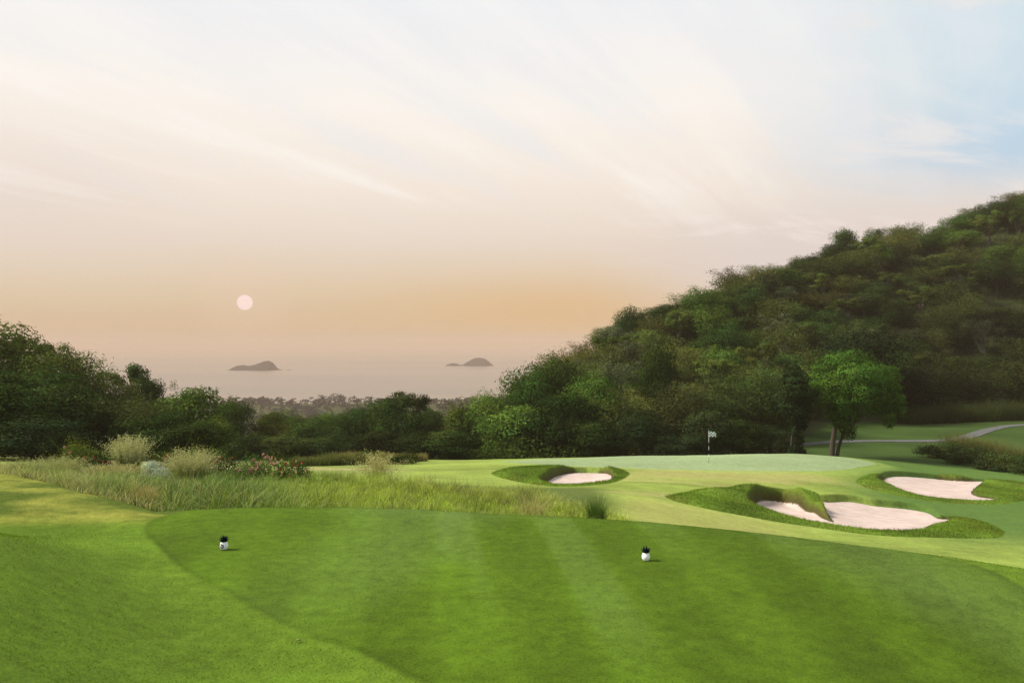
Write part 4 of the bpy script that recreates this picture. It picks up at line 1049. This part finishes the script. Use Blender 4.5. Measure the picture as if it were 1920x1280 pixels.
T = [(0, 1+k, 1+(k+1) % 96) for k in range(96)]; Q = [(1+i*96+k, 1+(i+1)*96+k, 1+(i+1)*96+(k+1) % 96, 1+i*96+(k+1) % 96) for i in range(len(rings)-1) for k in range(96)]
sea = mk('sea', V, [np.array(Q), np.array(T)], sea_mat()); sea.location = (0, 0, EYE-SEA_D); tag(sea, kind='structure')

# ------------------------------------------------------------------ haze
HAZE = 0.00023
m, nt, out = new_mat('haze'); pv = nd(nt, 'ShaderNodeVolumePrincipled'); pv.inputs['Color'].default_value = (.64,.50,.405,1); pv.inputs['Density'].default_value = HAZE; pv.inputs['Anisotropy'].default_value = 0.0
lk(nt, pv.outputs[0], out.inputs['Volume'])
hx = 12200; zb, zt = EYE-SEA_D-6.0-2.0, 75.0
V = [(sx*hx, sy*hx, z) for z in (zb, zt) for sx, sy in ((-1,-1),(1,-1),(1,1),(-1,1))]
hz = mk('haze', V, [np.array([(3,2,1,0),(4,5,6,7),(0,1,5,4),(1,2,6,5),(2,3,7,6),(3,0,4,7)])], m, None, None, False); tag(hz, kind='stuff')

# ------------------------------------------------------------------ sky and sun
SUN_AZ, SUN_EL, SUN_W, SUN_ANG = R(-88), R(46), 2.9, R(18)
EXPO = 1.3
SKY_BG = .1
w = bpy.data.worlds.new('World'); scene.world = w; w.use_nodes = True; nt = w.node_tree
for n in list(nt.nodes): nt.nodes.remove(n)
out = nt.nodes.new('ShaderNodeOutputWorld'); bg = nt.nodes.new('ShaderNodeBackground'); bg.inputs[1].default_value = SKY_BG; lk(nt, bg.outputs[0], out.inputs[0])
tc = nd(nt, 'ShaderNodeTexCoord'); sx = nd(nt, 'ShaderNodeSeparateXYZ'); lk(nt, tc.outputs['Generated'], sx.inputs[0])
X, Y_, Z = sx.outputs; az = math_n(nt, 'ARCTAN2', X, Y_)
def ramp(nt, fac, stops):
    n = nd(nt, 'ShaderNodeValToRGB'); lk(nt, fac, n.inputs[0]); e = n.color_ramp.elements
    while len(e) < len(stops): e.new(.5)
    for q, (p, cl) in zip(e, stops): q.position = p; q.color = (*lin(*cl), 1)
    return n.outputs[0]
zr = maprange(nt, Z, 0, .45, 0, 1, False)
base = ramp(nt, zr, [(0,(205,180,155)),(.04,(214,186,148)),(.14,(222,201,172)),(.28,(231,216,202)),(.42,(242,230,218)),(.62,(249,243,236)),(.86,(241,242,244)),(1,(238,241,245))])
# warm patch low, right of the sun
def gauss(x, c0, s0):
    d = math_n(nt, 'DIVIDE', math_n(nt, 'SUBTRACT', x, c0), s0); return math_n(nt, 'EXPONENT', math_n(nt, 'MULTIPLY', math_n(nt, 'MULTIPLY', d, d), -1.0))
wp_ = math_n(nt, 'MULTIPLY', gauss(az, R(3.5), R(13)), gauss(Z, .035, .045)); cur = mixrgb(nt, 'MIX', math_n(nt, 'MULTIPLY', wp_, .8), base, (*lin(224,184,130), 1))
# pink-grey to the right above the hill
pk = math_n(nt, 'MULTIPLY', maprange(nt, az, R(4), R(18)), gauss(Z, .10, .06)); cur = mixrgb(nt, 'MIX', math_n(nt, 'MULTIPLY', pk, .95), cur, (*lin(224,211,206), 1))
lp_ = math_n(nt, 'MULTIPLY', maprange(nt, az, R(-18), R(-32)), gauss(Z, .15, .07)); cur = mixrgb(nt, 'MIX', math_n(nt, 'MULTIPLY', lp_, .6), cur, (*lin(228,214,205), 1))
# cloud coordinates: a flat layer overhead
zz = math_n(nt, 'ADD', Z, .13); cx = math_n(nt, 'DIVIDE', X, zz); cy = math_n(nt, 'DIVIDE', Y_, zz)
cv = nd(nt, 'ShaderNodeCombineXYZ'); lk(nt, cx, cv.inputs[0]); lk(nt, cy, cv.inputs[1])
mp = nd(nt, 'ShaderNodeMapping', vector_type='TEXTURE'); mp.inputs['Rotation'].default_value = (0,0,R(57)); mp.inputs['Scale'].default_value = (2.6, .42, 1); lk(nt, cv.outputs[0], mp.inputs[0])
st1 = noise(nt, mp.outputs[0], 1.15, 6, .58, .35)
mp2 = nd(nt, 'ShaderNodeMapping', vector_type='TEXTURE'); mp2.inputs['Scale'].default_value = (1.3, .6, 1); mp2.inputs['Location'].default_value = (3.1,1.7,0); mp2.inputs['Rotation'].default_value = (0,0,R(20)); lk(nt, cv.outputs[0], mp2.inputs[0])
st2 = noise(nt, mp2.outputs[0], 1.5, 7, .6, .5)
# blue sky to the right
bl = math_n(nt, 'MULTIPLY', maprange(nt, math_n(nt, 'ADD', az, math_n(nt, 'MULTIPLY', math_n(nt, 'SUBTRACT', st2, .5), .35)), R(13), R(35)), maprange(nt, Z, .13, .21))
blc = ramp(nt, zr, [(0,(205,222,236)),(.42,(160,202,232)),(.6,(178,212,232)),(1,(206,226,234))])
cur = mixrgb(nt, 'MIX', math_n(nt, 'MULTIPLY', bl, .8), cur, blc)
# grey-blue gaps and white streaks
hi_ = maprange(nt, Z, .12, .24)
gap = math_n(nt, 'MULTIPLY', maprange(nt, st1, .52, .36), hi_); cur = mixrgb(nt, 'MIX', math_n(nt, 'MULTIPLY', gap, .42), cur, (*lin(228,232,238), 1))
whi = math_n(nt, 'MULTIPLY', maprange(nt, st1, .50, .70), maprange(nt, Z, .10, .22)); cur = mixrgb(nt, 'MIX', math_n(nt, 'MULTIPLY', whi, maprange(nt, az, R(14), R(26), .55, .15)), cur, (*lin(254,251,247), 1))
w2 = math_n(nt, 'MULTIPLY', maprange(nt, st2, .50, .68), math_n(nt, 'MULTIPLY', maprange(nt, az, R(2), R(16)), maprange(nt, Z, .07, .15))); cur = mixrgb(nt, 'MIX', math_n(nt, 'MULTIPLY', w2, .6), cur, (*lin(246,236,230), 1))
# the pale setting sun itself
sd = Vector(((459-UC)/F, 1, (VH-567)/F)).normalized()
dt = nd(nt, 'ShaderNodeVectorMath', operation='DOT_PRODUCT'); lk(nt, tc.outputs['Generated'], dt.inputs[0]); dt.inputs[1].default_value = sd
ra = 14.2/F
disc = maprange(nt, dt.outputs['Value'], math.cos(ra*.99), math.cos(ra*.88)); glow = maprange(nt, dt.outputs['Value'], math.cos(ra*7), math.cos(ra*1.0))
cur = mixrgb(nt, 'MIX', math_n(nt, 'MULTIPLY', glow, .22), cur, (*lin(238,205,185), 1))
SUNC = lin(255,228,222)
cur = mixrgb(nt, 'MIX', disc, cur, (SUNC[0]*1.05, SUNC[1]*1.05, SUNC[2]*1.05, 1))
# below the horizon: dim ground colour
cur = mixrgb(nt, 'MIX', maprange(nt, Z, -.01, -.08), cur, (.16,.15,.13,1))
sky = nd(nt, 'ShaderNodeTexSky'); sky.sky_type = 'NISHITA'; sky.sun_disc = False; sky.sun_elevation = SUN_EL; sky.sun_rotation = SUN_AZ; sky.dust_density = 3.0
sc_ = mixrgb(nt, 'MULTIPLY', 1.0, cur, (4.25,4.2,4.15,1))
fin = mixrgb(nt, 'MIX', .02, sc_, sky.outputs[0]); lk(nt, fin, bg.inputs[0])
sl = bpy.data.lights.new('sun', 'SUN'); sl.energy = SUN_W; sl.angle = SUN_ANG; sl.color = (1.0,.93,.80)
so = bpy.data.objects.new('sun', sl); COL.objects.link(so)
dv = Vector((math.sin(SUN_AZ)*math.cos(SUN_EL), math.cos(SUN_AZ)*math.cos(SUN_EL), math.sin(SUN_EL)))
so.rotation_euler = dv.to_track_quat('Z', 'Y').to_euler(); so.location = (-40, 30, 60)

# ------------------------------------------------------------------ camera and output
cam = bpy.data.cameras.new('camera'); cam.sensor_width = 36; cam.lens = F/1920*36; cam.clip_start = .1; cam.clip_end = 60000; cam.shift_y = 5/1920
co = bpy.data.objects.new('camera', cam); COL.objects.link(co); co.location = (0, 0, EYE); co.rotation_euler = (R(90), 0, 0); scene.camera = co
scene.view_settings.view_transform = 'Standard'; scene.view_settings.look = 'None'; scene.view_settings.exposure = EXPO; scene.view_settings.gamma = 1
scene.cycles.use_denoising = True
scene.cycles.max_bounces = 6; scene.cycles.volume_bounces = 1; scene.cycles.transparent_max_bounces = 8
